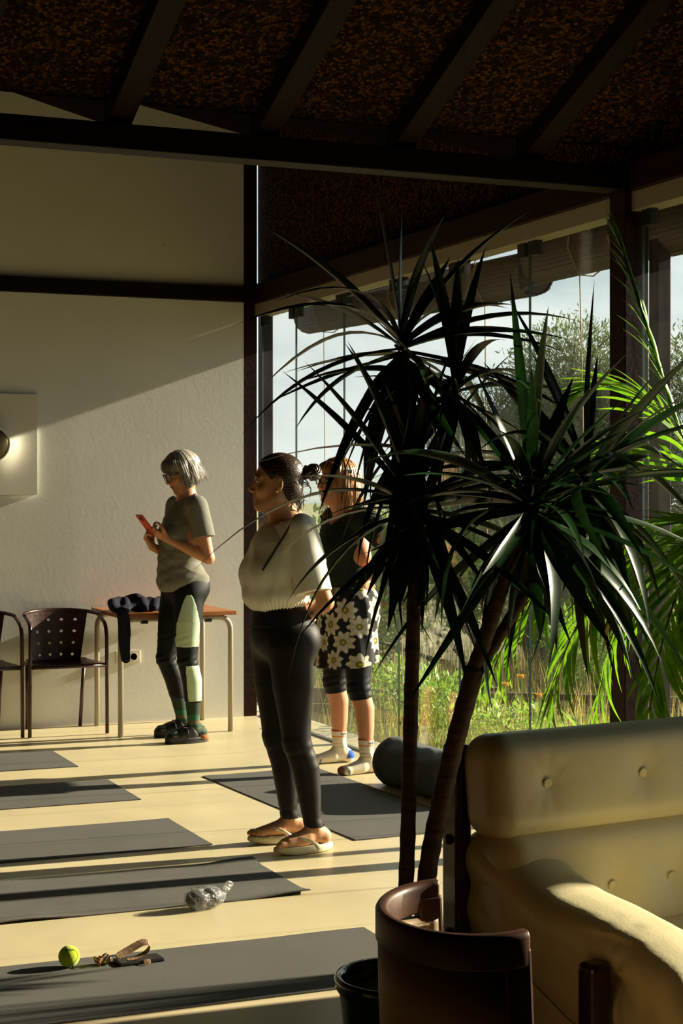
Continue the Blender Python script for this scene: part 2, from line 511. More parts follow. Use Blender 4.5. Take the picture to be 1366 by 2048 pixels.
blind('short rolled bamboo blind behind the wooden post', 6.38, 7.42, 2.60, 2.605, 0.115, (0.2, 0.55))
blind('rolled bamboo blind at the right edge of the picture', 3.2, 6.28, 2.59, 2.60, 0.12, (0.4, 2.5))

# ground and far land
g = []
NX, NY = 40, 60
for j in range(NY + 1):
    for i in range(NX + 1):
        x = 4.06 + (i / NX) ** 2 * 60
        y = -6 + (j / NY) ** 1.6 * 90
        z = -0.10 - 0.02 * max(0, x - 6) - 0.012 * max(0, y - 12) * (0.3 + 0.7 * min(1, x / 20)) + 0.05 * math.sin(x * 1.3 + y * 0.7) * min(1, (x - 4) / 2)
        g.append((x, y, z))
f = [(j * (NX + 1) + i, j * (NX + 1) + i + 1, (j + 1) * (NX + 1) + i + 1, (j + 1) * (NX + 1) + i) for j in range(NY) for i in range(NX)]
tag(obj('ground', mesh_np('ground', g, f), 'soil'), kind='structure')
def ridge(name, d0, d1, z0, zt, m, seed):
    """a strip of hilly land seen far off, from distance d0 rising to d1"""
    v, ff = [], []
    rs = random.Random(seed)
    ph = [rs.uniform(0, 6) for _ in range(5)]
    for k in range(61):
        a = R(-30 + k * 2.0)
        for q in range(7):
            t = q / 6
            d = d0 + (d1 - d0) * t
            hh = z0 + (zt - z0) * t ** 0.8 + (math.sin(a * 7 + ph[0]) + 0.6 * math.sin(a * 17 + ph[1]) + 0.35 * math.sin(a * 41 + ph[2])) * (zt - z0) * 0.10 * t
            v.append((math.sin(a + YAW) * d, math.cos(a + YAW) * d, hh))
    ff = [(k * 7 + q, (k + 1) * 7 + q, (k + 1) * 7 + q + 1, k * 7 + q + 1) for k in range(60) for q in range(6)]
    tag(obj(name, mesh_np(name, v, ff), m), kind='structure')
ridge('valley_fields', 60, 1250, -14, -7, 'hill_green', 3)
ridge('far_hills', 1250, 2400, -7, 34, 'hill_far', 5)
for k in range(9):
    a = YAW + R(-6.2 + 1.25 * k + rnd.uniform(-.3, .3))
    d = 1250 + 90 * (k * 7 % 5)
    w = rnd.uniform(9, 20); hgt = rnd.uniform(4, 8)
    hs = tag(empty('house', (math.sin(a) * d, math.cos(a) * d, -6.5 + rnd.uniform(-3, 2)), rnd.uniform(0, 3)), 'tiny pale house far off in the valley beyond the glass', 'house', 'houses of the far town')
    box('wall', -w / 2, w / 2, -5, 5, 0, hgt, 'house_white', hs)
    MB().add([(-w / 2 - .4, -5.4, hgt), (w / 2 + .4, -5.4, hgt), (w / 2 + .4, 5.4, hgt), (-w / 2 - .4, 5.4, hgt), (-w / 2, 0, hgt + 1.8), (w / 2, 0, hgt + 1.8)],
             [(0, 1, 5, 4), (2, 3, 4, 5), (1, 2, 5), (3, 0, 4), (3, 2, 1, 0)]).build('roof', 'house_roof', hs)

def leaf_cloud(name, blobs, n, size, m, parent, seed, up=0.3, aspect=4.5, shell=0.3):
    """thousands of small folded leaves filling ellipsoids; one mesh"""
    rg = np.random.default_rng(seed)
    vol = np.array([b[3] * b[4] * b[5] for b in blobs]) ** 0.75
    which = rg.choice(len(blobs), n, p=vol / vol.sum())
    B = np.array(blobs, dtype=float)[which]
    d = rg.normal(size=(n, 3)); d /= np.linalg.norm(d, axis=1)[:, None]
    rad = shell + (1 - shell) * rg.random(n) ** 0.6
    rad *= 1 + 0.09 * rg.normal(size=n)
    P = B[:, :3] + d * B[:, 3:6] * rad[:, None]
    D = d * 0.7 + rg.normal(size=(n, 3)) * 0.6 + np.array([0, 0, up]); D /= np.linalg.norm(D, axis=1)[:, None]
    S = np.cross(D, rg.normal(size=(n, 3))); S /= np.linalg.norm(S, axis=1)[:, None]
    N = np.cross(D, S)
    L = size * rg.uniform(0.6, 1.3, n)[:, None]; W = L / aspect
    v = np.stack([P, P + D * L * 0.5 + S * W * 0.5 + N * L * 0.04, P + D * L, P + D * L * 0.5 - S * W * 0.5 + N * L * 0.04], 1).reshape(-1, 3)
    fc = np.arange(n * 4).reshape(n, 4)
    o = obj(name, mesh_np(name, v, fc, False), m, parent)
    o['kind'] = 'stuff'
    return o

def tree(name, label, base, blobs, n, size, m, seed, group, up=0.3, aspect=4.5, cat='tree', trunk=0.1):
    root = tag(empty(name, base), label, cat, group)
    bx, by, bz = base
    loc = [(b[0] - bx, b[1] - by, b[2] - bz, b[3], b[4], b[5]) for b in blobs]
    leaf_cloud('foliage', loc, n, size, m, root, seed, up, aspect)
    t = MB()
    rs = random.Random(seed)
    for b in loc:
        mid = (b[0] * 0.35 + rs.uniform(-.1, .1), b[1] * 0.35 + rs.uniform(-.1, .1), b[2] * 0.5)
        t.tube([(0, 0, -0.2), mid, (b[0] * .8, b[1] * .8, b[2] * .85), (b[0], b[1], b[2] + b[5] * 0.6)], [trunk, trunk * .6, trunk * .3, trunk * .1], 7)
        for q in range(7):
            e = Vector((b[0] + rs.uniform(-1, 1) * b[3] * .8, b[1] + rs.uniform(-1, 1) * b[4] * .8, b[2] + rs.uniform(-.6, 1) * b[5] * .8))
            t.tube([(b[0] * .8, b[1] * .8, b[2] * .85), (Vector((b[0], b[1], b[2])) + e) / 2 + Vector((0, 0, .05)), e], [trunk * .22, trunk * .12, trunk * .04], 5)
    t.build('trunk', 'bark', root, smooth=True)
    return root
tree('olive_tree', 'tall olive tree with silvery leaves behind the middle glass panes', (7.6, 13.2, -0.4),
     [(7.7, 13.05, 2.4, .62, .6, .6), (7.75, 13.1, 2.0, .8, .7, .6), (7.3, 13.3, 1.75, .85, .7, .75), (8.0, 13.0, 1.8, .7, .7, .8), (6.85, 13.4, 1.75, .42, .4, .45), (7.7, 13.1, 1.1, 1.0, .8, .7), (7.0, 13.4, 1.15, .6, .6, .6)],
     84000, 0.056, 'olive_leaf', 11, 'olive trees outside', up=0.35, aspect=3.8)
tree('olive_tree', 'olive tree seen in the narrow gap right of the post', (8.9, 12.6, -0.4),
     [(8.75, 12.6, 2.1, .75, .7, .8), (9.2, 12.5, 1.3, .9, .8, .9)], 34000, 0.056, 'olive_leaf', 12, 'olive trees outside', up=0.35, aspect=3.8)
tree('hedge_shrub', 'bright green shrub behind the woman with glasses and floral skirt', (7.1, 13.0, -0.3),
     [(6.3, 13.4, .75, .75, .7, .6), (7.0, 13.2, .8, .7, .7, .6), (5.75, 13.7, .7, .6, .6, .6), (5.5, 13.2, .3, .6, .6, .5)], 16000, 0.075, 'shrub_leaf', 13, 'shrubs outside', aspect=2.6, cat='shrub', trunk=.04)
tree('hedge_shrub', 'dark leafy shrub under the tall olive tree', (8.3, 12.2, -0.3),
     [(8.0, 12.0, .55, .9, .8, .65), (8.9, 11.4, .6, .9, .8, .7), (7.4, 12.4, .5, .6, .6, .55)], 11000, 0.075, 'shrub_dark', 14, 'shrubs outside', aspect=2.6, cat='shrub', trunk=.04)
tree('hedge_shrub', 'low yellow-green shrub above the weathered plank edging', (7.2, 10.6, -0.3),
     [(6.9, 10.9, .28, .6, .6, .36), (7.7, 10.2, .3, .7, .6, .4)], 7000, 0.065, 'shrub_leaf', 15, 'shrubs outside', aspect=2.6, cat='shrub', trunk=.03)

# weathered plank edging across the garden
root = tag(empty('plank_edging', (5.75, 10.0, -0.25), R(-35)), 'weathered grey plank edging across the dry garden bed', 'edging')
for k in range(3):
    box('plank', -1.9, 1.9, -0.02 - 0.01 * k, 0.03 - 0.01 * k, 0.02 + 0.115 * k, 0.125 + 0.115 * k, 'plank_grey', root, bevel=0.004)
for x in (-1.5, -0.4, 0.7, 1.7):
    box('stake', x - .03, x + .03, 0.02, 0.07, -0.1, 0.38, 'plank_grey', root, bevel=0.004)

# grasses: bunches of thin blades close to the glass
def blades(name, spots, n, hgt, w, m, seed, spread=0.25, lean=0.35):
    rg = np.random.default_rng(seed)
    sp = np.array(spots)[rg.integers(0, len(spots), n)]
    P = np.zeros((n, 3)); P[:, :2] = sp[:, :2] + rg.normal(size=(n, 2)) * spread; P[:, 2] = -0.12
    P[:, 0] = np.maximum(P[:, 0], 4.12)
    a = rg.uniform(0, 2 * PI, n); L = hgt * rg.uniform(0.4, 1.1, n)
    d = np.stack([np.cos(a), np.sin(a), np.zeros(n)], 1)
    s = np.stack([-np.sin(a), np.cos(a), np.zeros(n)], 1)
    ln = lean * rg.random(n)[:, None]
    rows = []
    for t in (0, .4, .75, 1.0):
        c = P + np.stack([np.zeros(n)] * 2 + [L * t], 1) * (1 - 0.25 * ln * t) + d * L[:, None] * ln * t * t
        ww = w * (1 - t * 0.92)
        rows += [c - s * ww, c + s * ww]
    v = np.stack(rows, 1).reshape(-1, 3)
    base = np.arange(n)[:, None] * 8
    fc = np.concatenate([base + np.array([2 * k, 2 * k + 1, 2 * k + 3, 2 * k + 2]) for k in range(3)], 0)
    return obj(name, mesh_np(name, v, fc, False), m)
rg = random.Random(4)
near = [(rg.uniform(4.35, 5.6), rg.uniform(6.6, 11.8)) for _ in range(60)]
o = blades('dry_grass', near, 3600, 0.34, 0.0035, 'dry_grass', 1); tag(o, 'dry yellow grass growing outside along the glass', 'grass', kind='stuff')
o = blades('dry_grass', [(rg.uniform(5.6, 8.5), rg.uniform(8.5, 13.5)) for _ in range(60)], 3000, 0.4, 0.005, 'dry_grass', 2); tag(o, 'dry grass tufts further out around the shrubs', 'grass', kind='stuff')
o = blades('green_weeds', near, 1500, 0.3, 0.007, 'green_blade', 3); tag(o, 'green weeds mixed into the dry grass outside', 'weeds', kind='stuff')
tree('weed_shrub', 'small bright weed shrub just outside the glass by the bolster', (4.75, 9.4, -0.15), [(4.75, 9.5, .12, .28, .5, .2), (4.7, 8.6, .1, .22, .4, .18), (4.85, 10.4, .12, .3, .4, .2)], 2600, 0.05, 'shrub_leaf', 16, 'shrubs outside', aspect=2.2, cat='shrub', trunk=.012)

# a broad-leaved plant and yellow flowers outside
def strap_leaf(L, W, n=8, droop=0.35, fold=0.25, base_w=0.35, tipw=0.03, peak=0.4):
    """tapering strap leaf along +x, arching down; V-folded"""
    v, f = [], []
    for i in range(n + 1):
        t = i / n
        wv = W * (base_w + (1 - base_w) * min(1, t / peak)) if t < peak else W * max(tipw, 1 - ((t - peak) / (1 - peak)) ** 1.7)
        ang = droop * t * t * 1.6
        x = L * (t - 0.12 * droop * t ** 3); z = -L * droop * t ** 2.2
        v += [(x, -wv / 2, z + wv * fold), (x, 0, z), (x, wv / 2, z + wv * fold)]
    for i in range(n):
        a = 3 * i
        f += [(a, a + 1, a + 4, a + 3), (a + 1, a + 2, a + 5, a + 4)]
    return mesh_np('leaf', v, f, True)
root = tag(empty('broadleaf_plant', (4.75, 7.65, -0.12)), 'broad-leaved green plant outside the glass above the sofa back', 'plant')
lm = strap_leaf(0.52, 0.085, droop=0.15)
for a, e in ((35, 62), (100, 55), (165, 66), (215, 50), (280, 60), (330, 50)):
    obj('leaf', lm, 'green_blade', root, (0, 0, 0.02), (0, R(-e), R(a)))
for k, (x, y, zz) in enumerate([(4.72, 8.55, .52), (4.78, 8.45, .42), (4.66, 8.62, .47)]):
    root = tag(empty('yellow_flower', (x, y, -0.12)), 'yellow flower on a thin stem outside, ' + ('tallest of three', 'lowest of three', 'middle of three')[k], 'flower', 'yellow flowers outside')
    MB().tube([(0, 0, 0), (.01, .01, zz * .6), (0, 0, zz)], .004, 5).build('stem', 'green_blade', root)
    b = MB()
    for q in range(9):
        a = q * 2 * PI / 9
        b.add([(0, 0, zz), (.02 * math.cos(a - .3), .02 * math.sin(a - .3), zz + .012), (.038 * math.cos(a), .038 * math.sin(a), zz + .02), (.02 * math.cos(a + .3), .02 * math.sin(a + .3), zz + .012)], [(0, 1, 2, 3)])
    b.lathe([(.004, zz - .01), (.014, zz), (.012, zz + .014), (.002, zz + .018)], 8)
    b.build('bloom', 'flower_yellow', root)
# ------------------------------------------------------------------ soft-form modelling: blended solids on a grid, skinned by surface nets
class Form:
    def __init__(self, lo, hi, h):
        self.h = h
        self.lo = np.array(lo, np.float32)
        self.n = np.ceil((np.array(hi) - self.lo) / h).astype(int) + 1
        self.ax = [(self.lo[i] + np.arange(self.n[i]) * h).astype(np.float32) for i in range(3)]
        self.d = np.full(tuple(self.n), 1.0, np.float32)
    def _win(self, lo, hi):
        sl = []
        for i in range(3):
            a = int(max(0, math.floor((lo[i] - self.lo[i]) / self.h)))
            b = int(min(self.n[i], math.ceil((hi[i] - self.lo[i]) / self.h) + 1))
            if b <= a: return None
            sl.append(slice(a, b))
        P = np.meshgrid(*[self.ax[i][sl[i]] for i in range(3)], indexing='ij', sparse=True)
        return tuple(sl), P
    def _mix(self, sl, q, k, op):
        a = self.d[sl]
        if op == 'cut':
            q = -q
            if k > 0:
                hh = np.clip(0.5 - 0.5 * (a - q) / k, 0, 1)
                self.d[sl] = a * (1 - hh) + q * hh + k * hh * (1 - hh)
            else:
                self.d[sl] = np.maximum(a, q)
        else:
            if k > 0:
                hh = np.clip(0.5 + 0.5 * (a - q) / k, 0, 1)
                self.d[sl] = a * (1 - hh) + q * hh - k * hh * (1 - hh)
            else:
                self.d[sl] = np.minimum(a, q)
    def cone(self, a, b, ra, rb, k=0.02, op='add', flat=None):
        """capsule with two radii; flat=(axis vector, factor) squashes the section along that axis"""
        a = np.array(a, np.float32); b = np.array(b, np.float32)
        m = max(ra, rb) * (1.0 if flat is None else max(1.0, flat[1])) + k + 3 * self.h
        w = self._win(np.minimum(a, b) - m, np.maximum(a, b) + m)
        if w is None: return self
        sl, (X, Y, Z) = w
        ab = b - a
        L2 = float(ab @ ab) + 1e-12
        px, py, pz = X - a[0], Y - a[1], Z - a[2]
        t = np.clip((px * ab[0] + py * ab[1] + pz * ab[2]) / L2, 0, 1)
        dx, dy, dz = px - t * ab[0], py - t * ab[1], pz - t * ab[2]
        if flat is not None:
            u = np.array(flat[0], np.float32); u /= np.linalg.norm(u)
            s = dx * u[0] + dy * u[1] + dz * u[2]
            g = s * (1.0 / flat[1] - 1.0)
            dx, dy, dz = dx + g * u[0], dy + g * u[1], dz + g * u[2]
        q = np.sqrt(dx * dx + dy * dy + dz * dz) - (ra + (rb - ra) * t)
        self._mix(sl, q, k, op)
        return self
    def chain(self, pts, r, k=0.0, op='add', flat=None):
        """one limb: capsules joined end to end without bulges, blended once with what is there"""
        r = r if isinstance(r, (list, tuple)) else [r] * len(pts)
        tmp = Form.__new__(Form)
        P = np.array(pts, np.float32)
        m = max(r) * (1.0 if flat is None else max(1.0, flat[1])) + k + 4 * self.h
        w = self._win(P.min(0) - m, P.max(0) + m)
        if w is None: return self
        sl = w[0]
        tmp.h = self.h
        tmp.ax = [self.ax[i][sl[i]] for i in range(3)]
        tmp.lo = np.array([tmp.ax[i][0] for i in range(3)], np.float32)
        tmp.n = np.array([len(tmp.ax[i]) for i in range(3)])
        tmp.d = np.full(tuple(tmp.n), 1.0, np.float32)
        for i in range(len(pts) - 1):
            tmp.cone(pts[i], pts[i + 1], r[i], r[i + 1], 0.0, 'add', flat)
        self._mix(sl, tmp.d, k, op)
        return self
    def ell(self, c, r, k=0.02, op='add', rot=None):
        """ellipsoid; rot = 3x3 matrix local->world"""
        c = np.array(c, np.float32); r = np.array(r, np.float32)
        m = float(r.max()) + k + 3 * self.h
        if rot is None:
            w = self._win(c - r - k - 3 * self.h, c + r + k + 3 * self.h)
        else:
            w = self._win(c - m, c + m)
        if w is None: return self
        sl, (X, Y, Z) = w
        x, y, z = X - c[0], Y - c[1], Z - c[2]
        if rot is not None:
            M = np.array(rot, np.float32)
            x, y, z = M[0, 0] * x + M[1, 0] * y + M[2, 0] * z, M[0, 1] * x + M[1, 1] * y + M[2, 1] * z, M[0, 2] * x + M[1, 2] * y + M[2, 2] * z
        k0 = np.sqrt((x / r[0]) ** 2 + (y / r[1]) ** 2 + (z / r[2]) ** 2)
        k1 = np.sqrt((x / r[0] ** 2) ** 2 + (y / r[1] ** 2) ** 2 + (z / r[2] ** 2) ** 2)
        q = k0 * (k0 - 1.0) / np.maximum(k1, 1e-6)
        self._mix(sl, q, k, op)
        return self
    def rbox(self, c, r, e, k=0.0, op='add', rot=None):
        """rounded box: half sizes r, edge radius e"""
        c = np.array(c, np.float32); r = np.array(r, np.float32)
        m = (float(np.linalg.norm(r)) if rot is not None else r) + k + 3 * self.h
        w = self._win(c - m, c + m)
        if w is None: return self
        sl, (X, Y, Z) = w
        x, y, z = X - c[0], Y - c[1], Z - c[2]
        if rot is not None:
            M = np.array(rot, np.float32)
            x, y, z = M[0, 0] * x + M[1, 0] * y + M[2, 0] * z, M[0, 1] * x + M[1, 1] * y + M[2, 1] * z, M[0, 2] * x + M[1, 2] * y + M[2, 2] * z
        qx, qy, qz = np.abs(x) - r[0] + e, np.abs(y) - r[1] + e, np.abs(z) - r[2] + e
        q = np.sqrt(np.maximum(qx, 0) ** 2 + np.maximum(qy, 0) ** 2 + np.maximum(qz, 0) ** 2) + np.minimum(np.maximum(np.maximum(qx, qy), qz), 0) - e
        self._mix(sl, q, k, op)
        return self
    def half(self, p, nrm, k=0.0):
        """cut away everything on the side nrm points to"""
        nrm = np.array(nrm, np.float32); nrm = nrm / np.linalg.norm(nrm)
        X, Y, Z = np.meshgrid(*self.ax, indexing='ij', sparse=True)
        q = -((X - p[0]) * nrm[0] + (Y - p[1]) * nrm[1] + (Z - p[2]) * nrm[2])
        self._mix((slice(None),) * 3, q, k, 'cut')
        return self
    def warp(self, fn, band=0.05):
        """add fn(x,y,z) to the distance near the surface"""
        ii = np.nonzero(np.abs(self.d) < band)
        self.d[ii] += fn(self.ax[0][ii[0]], self.ax[1][ii[1]], self.ax[2][ii[2]]).astype(np.float32)
        return self
    def net(self):
        d = self.d
        d[0], d[-1] = np.maximum(d[0], .001), np.maximum(d[-1], .001)
        d[:, 0], d[:, -1] = np.maximum(d[:, 0], .001), np.maximum(d[:, -1], .001)
        d[:, :, 0], d[:, :, -1] = np.maximum(d[:, :, 0], .001), np.maximum(d[:, :, -1], .001)
        s = d < 0
        c8 = np.zeros(tuple(np.array(d.shape) - 1), np.uint8)
        for i in (0, 1):
            for j in (0, 1):
                for k in (0, 1):
                    c8 += s[i:d.shape[0] - 1 + i, j:d.shape[1] - 1 + j, k:d.shape[2] - 1 + k]
        act = np.nonzero((c8 > 0) & (c8 < 8))
        N = len(act[0])
        idx = np.full(c8.shape, -1, np.int32)
        idx[act] = np.arange(N)
        A = np.stack(act, 1)
        acc = np.zeros((N, 3), np.float64); cnt = np.zeros(N)
        cor = [(i, j, k) for i in (0, 1) for j in (0, 1) for k in (0, 1)]
        val = {c: d[act[0] + c[0], act[1] + c[1], act[2] + c[2]] for c in cor}
        for c in cor:
            for ax in range(3):
                if c[ax] == 0:
                    e = list(c); e[ax] = 1; e = tuple(e)
                    v0, v1 = val[c], val[e]
                    mk = (v0 < 0) != (v1 < 0)
                    t = np.where(mk, v0 / np.where(mk, v0 - v1, 1), 0)
                    p = np.tile(np.array(c, float), (N, 1)); p[:, ax] += t
                    acc[mk] += p[mk]; cnt[mk] += 1
        V = (A + acc / cnt[:, None]) * self.h + self.lo
        F = []
        for ax in range(3):
            sl0 = [slice(None)] * 3; sl1 = [slice(None)] * 3
            sl0[ax] = slice(0, -1); sl1[ax] = slice(1, None)
            x = s[tuple(sl0)] != s[tuple(sl1)]
            e = np.nonzero(x)
            e = np.stack(e, 1)
            b, c = [(1, 2), (2, 0), (0, 1)][ax]
            ok = (e[:, b] > 0) & (e[:, c] > 0)
            e = e[ok]
            inside = s[tuple(e.T)]
            q = []
            for (ob, oc) in ((-1, -1), (0, -1), (0, 0), (-1, 0)):
                g = e.copy(); g[:, b] += ob; g[:, c] += oc
                q.append(idx[tuple(g.T)])
            q = np.stack(q, 1)
            q[~inside] = q[~inside][:, ::-1]
            F.append(q)
        F = np.concatenate(F, 0)
        F = F[(F >= 0).all(1)]
        return V, F
    def build(self, name, m, parent=None, color=None, smooth_it=0, loc=None, rot=None):
        V, F = self.net()
        if smooth_it:
            V = relax(V, F, smooth_it)
        me = mesh_np(name, V, F, True)
        if color is not None:
            C = color(V)
            C = np.concatenate([C, np.ones((len(V), 1))], 1).astype(np.float32)
            at = me.color_attributes.new('Col', 'FLOAT_COLOR', 'POINT')
            at.data.foreach_set('color', C.ravel())
        o = obj(name, me, m, parent, loc, rot)
        return o

def relax(V, F, it):
    for _ in range(it):
        acc = np.zeros_like(V); cnt = np.zeros(len(V))
        for a, b in ((0, 1), (1, 2), (2, 3), (3, 0)):
            np.add.at(acc, F[:, a], V[F[:, b]]); np.add.at(acc, F[:, b], V[F[:, a]])
            np.add.at(cnt, F[:, a], 1); np.add.at(cnt, F[:, b], 1)
        V = V * 0.4 + acc / np.maximum(cnt, 1)[:, None] * 0.6
    return V

def rotm(ax, deg):
    return np.array(Matrix.Rotation(R(deg), 3, ax))
# ------------------------------------------------------------------ furniture and small things
mat('brown_metal', srgb(58, 34, 32), 0.36, metal=0.2, spec=0.5)
mat('tube_beige', srgb(160, 150, 132), 0.4, spec=0.5)
mat('orange_wood', srgb(180, 112, 50), 0.45, color2=srgb(136, 76, 32), vscale=4, vstretch=(1.5, 14, 1), coat=0.2)
mat('navy_knit', srgb(24, 26, 40), 0.9, bump=0.1, bscale=300, spec=0.2)
mat('plastic_white', srgb(214, 208, 188), 0.4)
mat('socket_grey', srgb(150, 144, 128), 0.5)
mat('panel_white', srgb(216, 212, 196), 0.6)
mat('bronze_disc', srgb(112, 96, 66), 0.3, metal=0.85)
mat('mat_rubber', srgb(84, 82, 77), 0.85, var=0.12, vscale=3, bump=0.05, bscale=120)
mat('mat_rubber_b', srgb(88, 86, 80), 0.85, var=0.2, vscale=5, bump=0.05, bscale=120)
mat('mat_mark', srgb(190, 186, 170), 0.7)
mat('bolster_cloth', srgb(52, 55, 60), 0.85, var=0.15, vscale=6, bump=0.05, bscale=200, sheen=0.1)
mat('black_plastic', srgb(18, 18, 18), 0.4)

# two tubular armchairs with perforated metal backs along the wall
def arm_chair(loc, label):
    root = thing('metal_armchair', label, 'chair', loc, 0, 'metal armchairs by the wall')
    r = 0.0115
    # each front leg runs up into the arm; arms meet in the back rail
    for s in (-1, 1):
        MB().tube(fillet([(s * .235, -.2, .004), (s * .232, -.2, .60), (s * .228, -.18, .665), (s * .226, -.05, .705)], .07, 6), r, 10).build('leg', 'brown_metal', root, smooth=True)
        MB().tube([(s * .165, .185, .004), (s * .172, .155, .25), (s * .178, .135, .415)], r, 10).build('leg', 'brown_metal', root, smooth=True)
        MB().tube([(s * .233, -.2, .415), (s * .2, .13, .415)], r, 10).build('seat_rail', 'brown_metal', root, smooth=True)
    arc = [(.226, -.05, .705)] + [(.226 * math.cos(a), -.02 + .2 * math.sin(a), .712 + .02 * math.sin(a)) for a in [PI * k / 20 for k in range(0, 21)]] + [(-.226, -.05, .705)]
    MB().tube(arc, r, 10).build('arm_rail', 'brown_metal', root, smooth=True)
    MB().tube([(-.233, -.2, .415), (.233, -.2, .415)], r, 10).build('front_rail', 'brown_metal', root, smooth=True)
    # seat sheet with a shallow dish
    v, f = [], []
    n = 10
    for j in range(n + 1):
        for i in range(n + 1):
            u, w = i / n * 2 - 1, j / n
            hw = .228 - .045 * w
            v.append((u * hw, -.2 + .36 * w, .425 - .022 * (1 - u * u) * math.sin(PI * w) + .006 * (w > .85)))
    f = [(j * (n + 1) + i, j * (n + 1) + i + 1, (j + 1) * (n + 1) + i + 1, (j + 1) * (n + 1) + i) for j in range(n) for i in range(n)]
    MB().add(v, f).build('seat', 'brown_metal', root, smooth=True, solid=.006)
    # backrest: curved sheet with a 4 x 4 grid of round holes
    def bp(u, w):
        hw = .145 + .045 * w
        a = u * hw / .226
        yy = -.02 + .2 * math.cos(a * 1.0) * (0.86 + .14 * w)
        return (u * hw, yy - .012, .405 + .32 * w)
    b = MB()
    cu, cw = 9, 9
    for i in range(cu):
        for j in range(cw):
            u0, u1, w0, w1 = -1 + 2 * i / cu, -1 + 2 * (i + 1) / cu, j / cw, (j + 1) / cw
            if i % 2 == 1 and j % 2 == 1:
                um, wm = (u0 + u1) / 2, (w0 + w1) / 2
                outer = [(u0, w0), (um, w0), (u1, w0), (u1, wm), (u1, w1), (um, w1), (u0, w1), (u0, wm)]
                inner = [(um + (u1 - u0) * .27 * math.cos(a), wm + (w1 - w0) * .25 * math.sin(a)) for a in [R(225 + 45 * q) for q in range(8)]]
                b.add([bp(*p) for p in outer + inner], [(q, (q + 1) % 8, (q + 1) % 8 + 8, q + 8) for q in range(8)])
            else:
                um, wm = (u0 + u1) / 2, (w0 + w1) / 2
                outer = [(u0, w0), (um, w0), (u1, w0), (u1, wm), (u1, w1), (um, w1), (u0, w1), (u0, wm)]
                b.add([bp(*p) for p in outer], [tuple(range(8))])
    b.build('backrest', 'brown_metal', root, smooth=False, solid=.003)
    return root
arm_chair((2.445, 10.2, 0), 'dark brown metal armchair with perforated back next to the table')
arm_chair((1.935, 10.215, 0), 'dark brown metal armchair cut off by the left picture edge')

# table with bent tube legs
root = thing('side_table', 'small table with orange wooden top and bent beige tube legs', 'table', (3.06, 10.1, 0))
for k in range(5):
    y0 = -.315 + k * .126
    box('top_board', -.372, .372, y0, y0 + .1245, .712, .737, 'orange_wood', root, bevel=.003)
for sx in (-1, 1):
    for sy in (-1, 1):
        MB().tube(fillet([(sx * .345, sy * .275, .002), (sx * .345, sy * .275, .698), (sx * .02, sy * .275, .698)], .085, 8), .0165, 12).build('leg', 'tube_beige', root, smooth=True)
for sx in (-1, 1):
    box('cross_rail', sx * .23 - .012, sx * .23 + .012, -.275, .275, .688, .712, 'tube_beige', root)
    box('bracket', sx * .2 - .02, sx * .2 + .02, -.295, -.255, .672, .69, 'black_plastic', root, bevel=.003)

# dark sweatshirt heaped on the table, one sleeve hanging down
sf = Form((-.03, -.26, -.36), (.42, .2, .13), .005)
rs = random.Random(3)
for k in range(11):
    x = .07 + k * .03; y = rs.uniform(-.06, .08)
    sf.chain([(x - .03, y - .11, .022), (x + rs.uniform(-.02, .02), y, .03 + rs.uniform(.005, .03)), (x + rs.uniform(0, .07), y + .09, .022)], [.02, .03, .02], .02)
sf.chain([(.02, -.13, .03), (.035, -.06, .055), (.09, .0, .06), (.16, .02, .05)], [.024, .03, .03, .03], .015)
sf.chain([(.15, .04, .07), (.2, .0, .085), (.25, .03, .07)], [.02, .024, .02], .015)
sf.chain([(.15, -.02, .03), (.09, -.14, .026), (.06, -.205, .014)], [.034, .036, .036], .012, flat=((0, 0, 1), .5))
sf.chain([(.056, -.212, .006), (.056, -.228, -.02), (.062, -.228, -.12), (.066, -.228, -.21)], [.034, .039, .038, .034], .010, flat=((0, 1, 0), .40))
sf.chain([(.066, -.228, -.222), (.068, -.228, -.262)], [.031, .030], .003, flat=((0, 1, 0), .42))
sf.warp(lambda x, y, z: .002 * np.sin(40 * x + 25 * y) * np.sin(30 * y - 30 * z) + .001 * np.sin(90 * (x - .6 * y) + 30 * z))
sw = sf.build('sweatshirt', 'navy_knit', loc=(2.66, 9.995, .7375))
tag(sw, 'dark navy sweatshirt heaped on the table with a sleeve hanging down', 'sweatshirt')

# double wall socket
root = thing('wall_socket', 'white double wall socket under the table', 'socket', (2.965, YW, .418))
box('cover_plate', -.115, .042, -.009, 0, -.04, .04, 'plastic_white', root, bevel=.002)
for cx in (0.0, -.075):
    MB().lathe([(.026, 0), (.026, .004), (.022, .004), (.0205, -.006), (.001, -.006)], 28).build('insert', 'plastic_white', root, (cx, -.009, 0), (PI / 2, 0, 0), smooth=False)
    b = MB()
    for s in (-1, 1): b.lathe([(.0028, 0), (.0028, .0012)], 10, (s * .0095, 0, -.0058))
    b.build('contact', 'black_plastic', root, (cx, -.009, 0), (PI / 2, 0, 0))

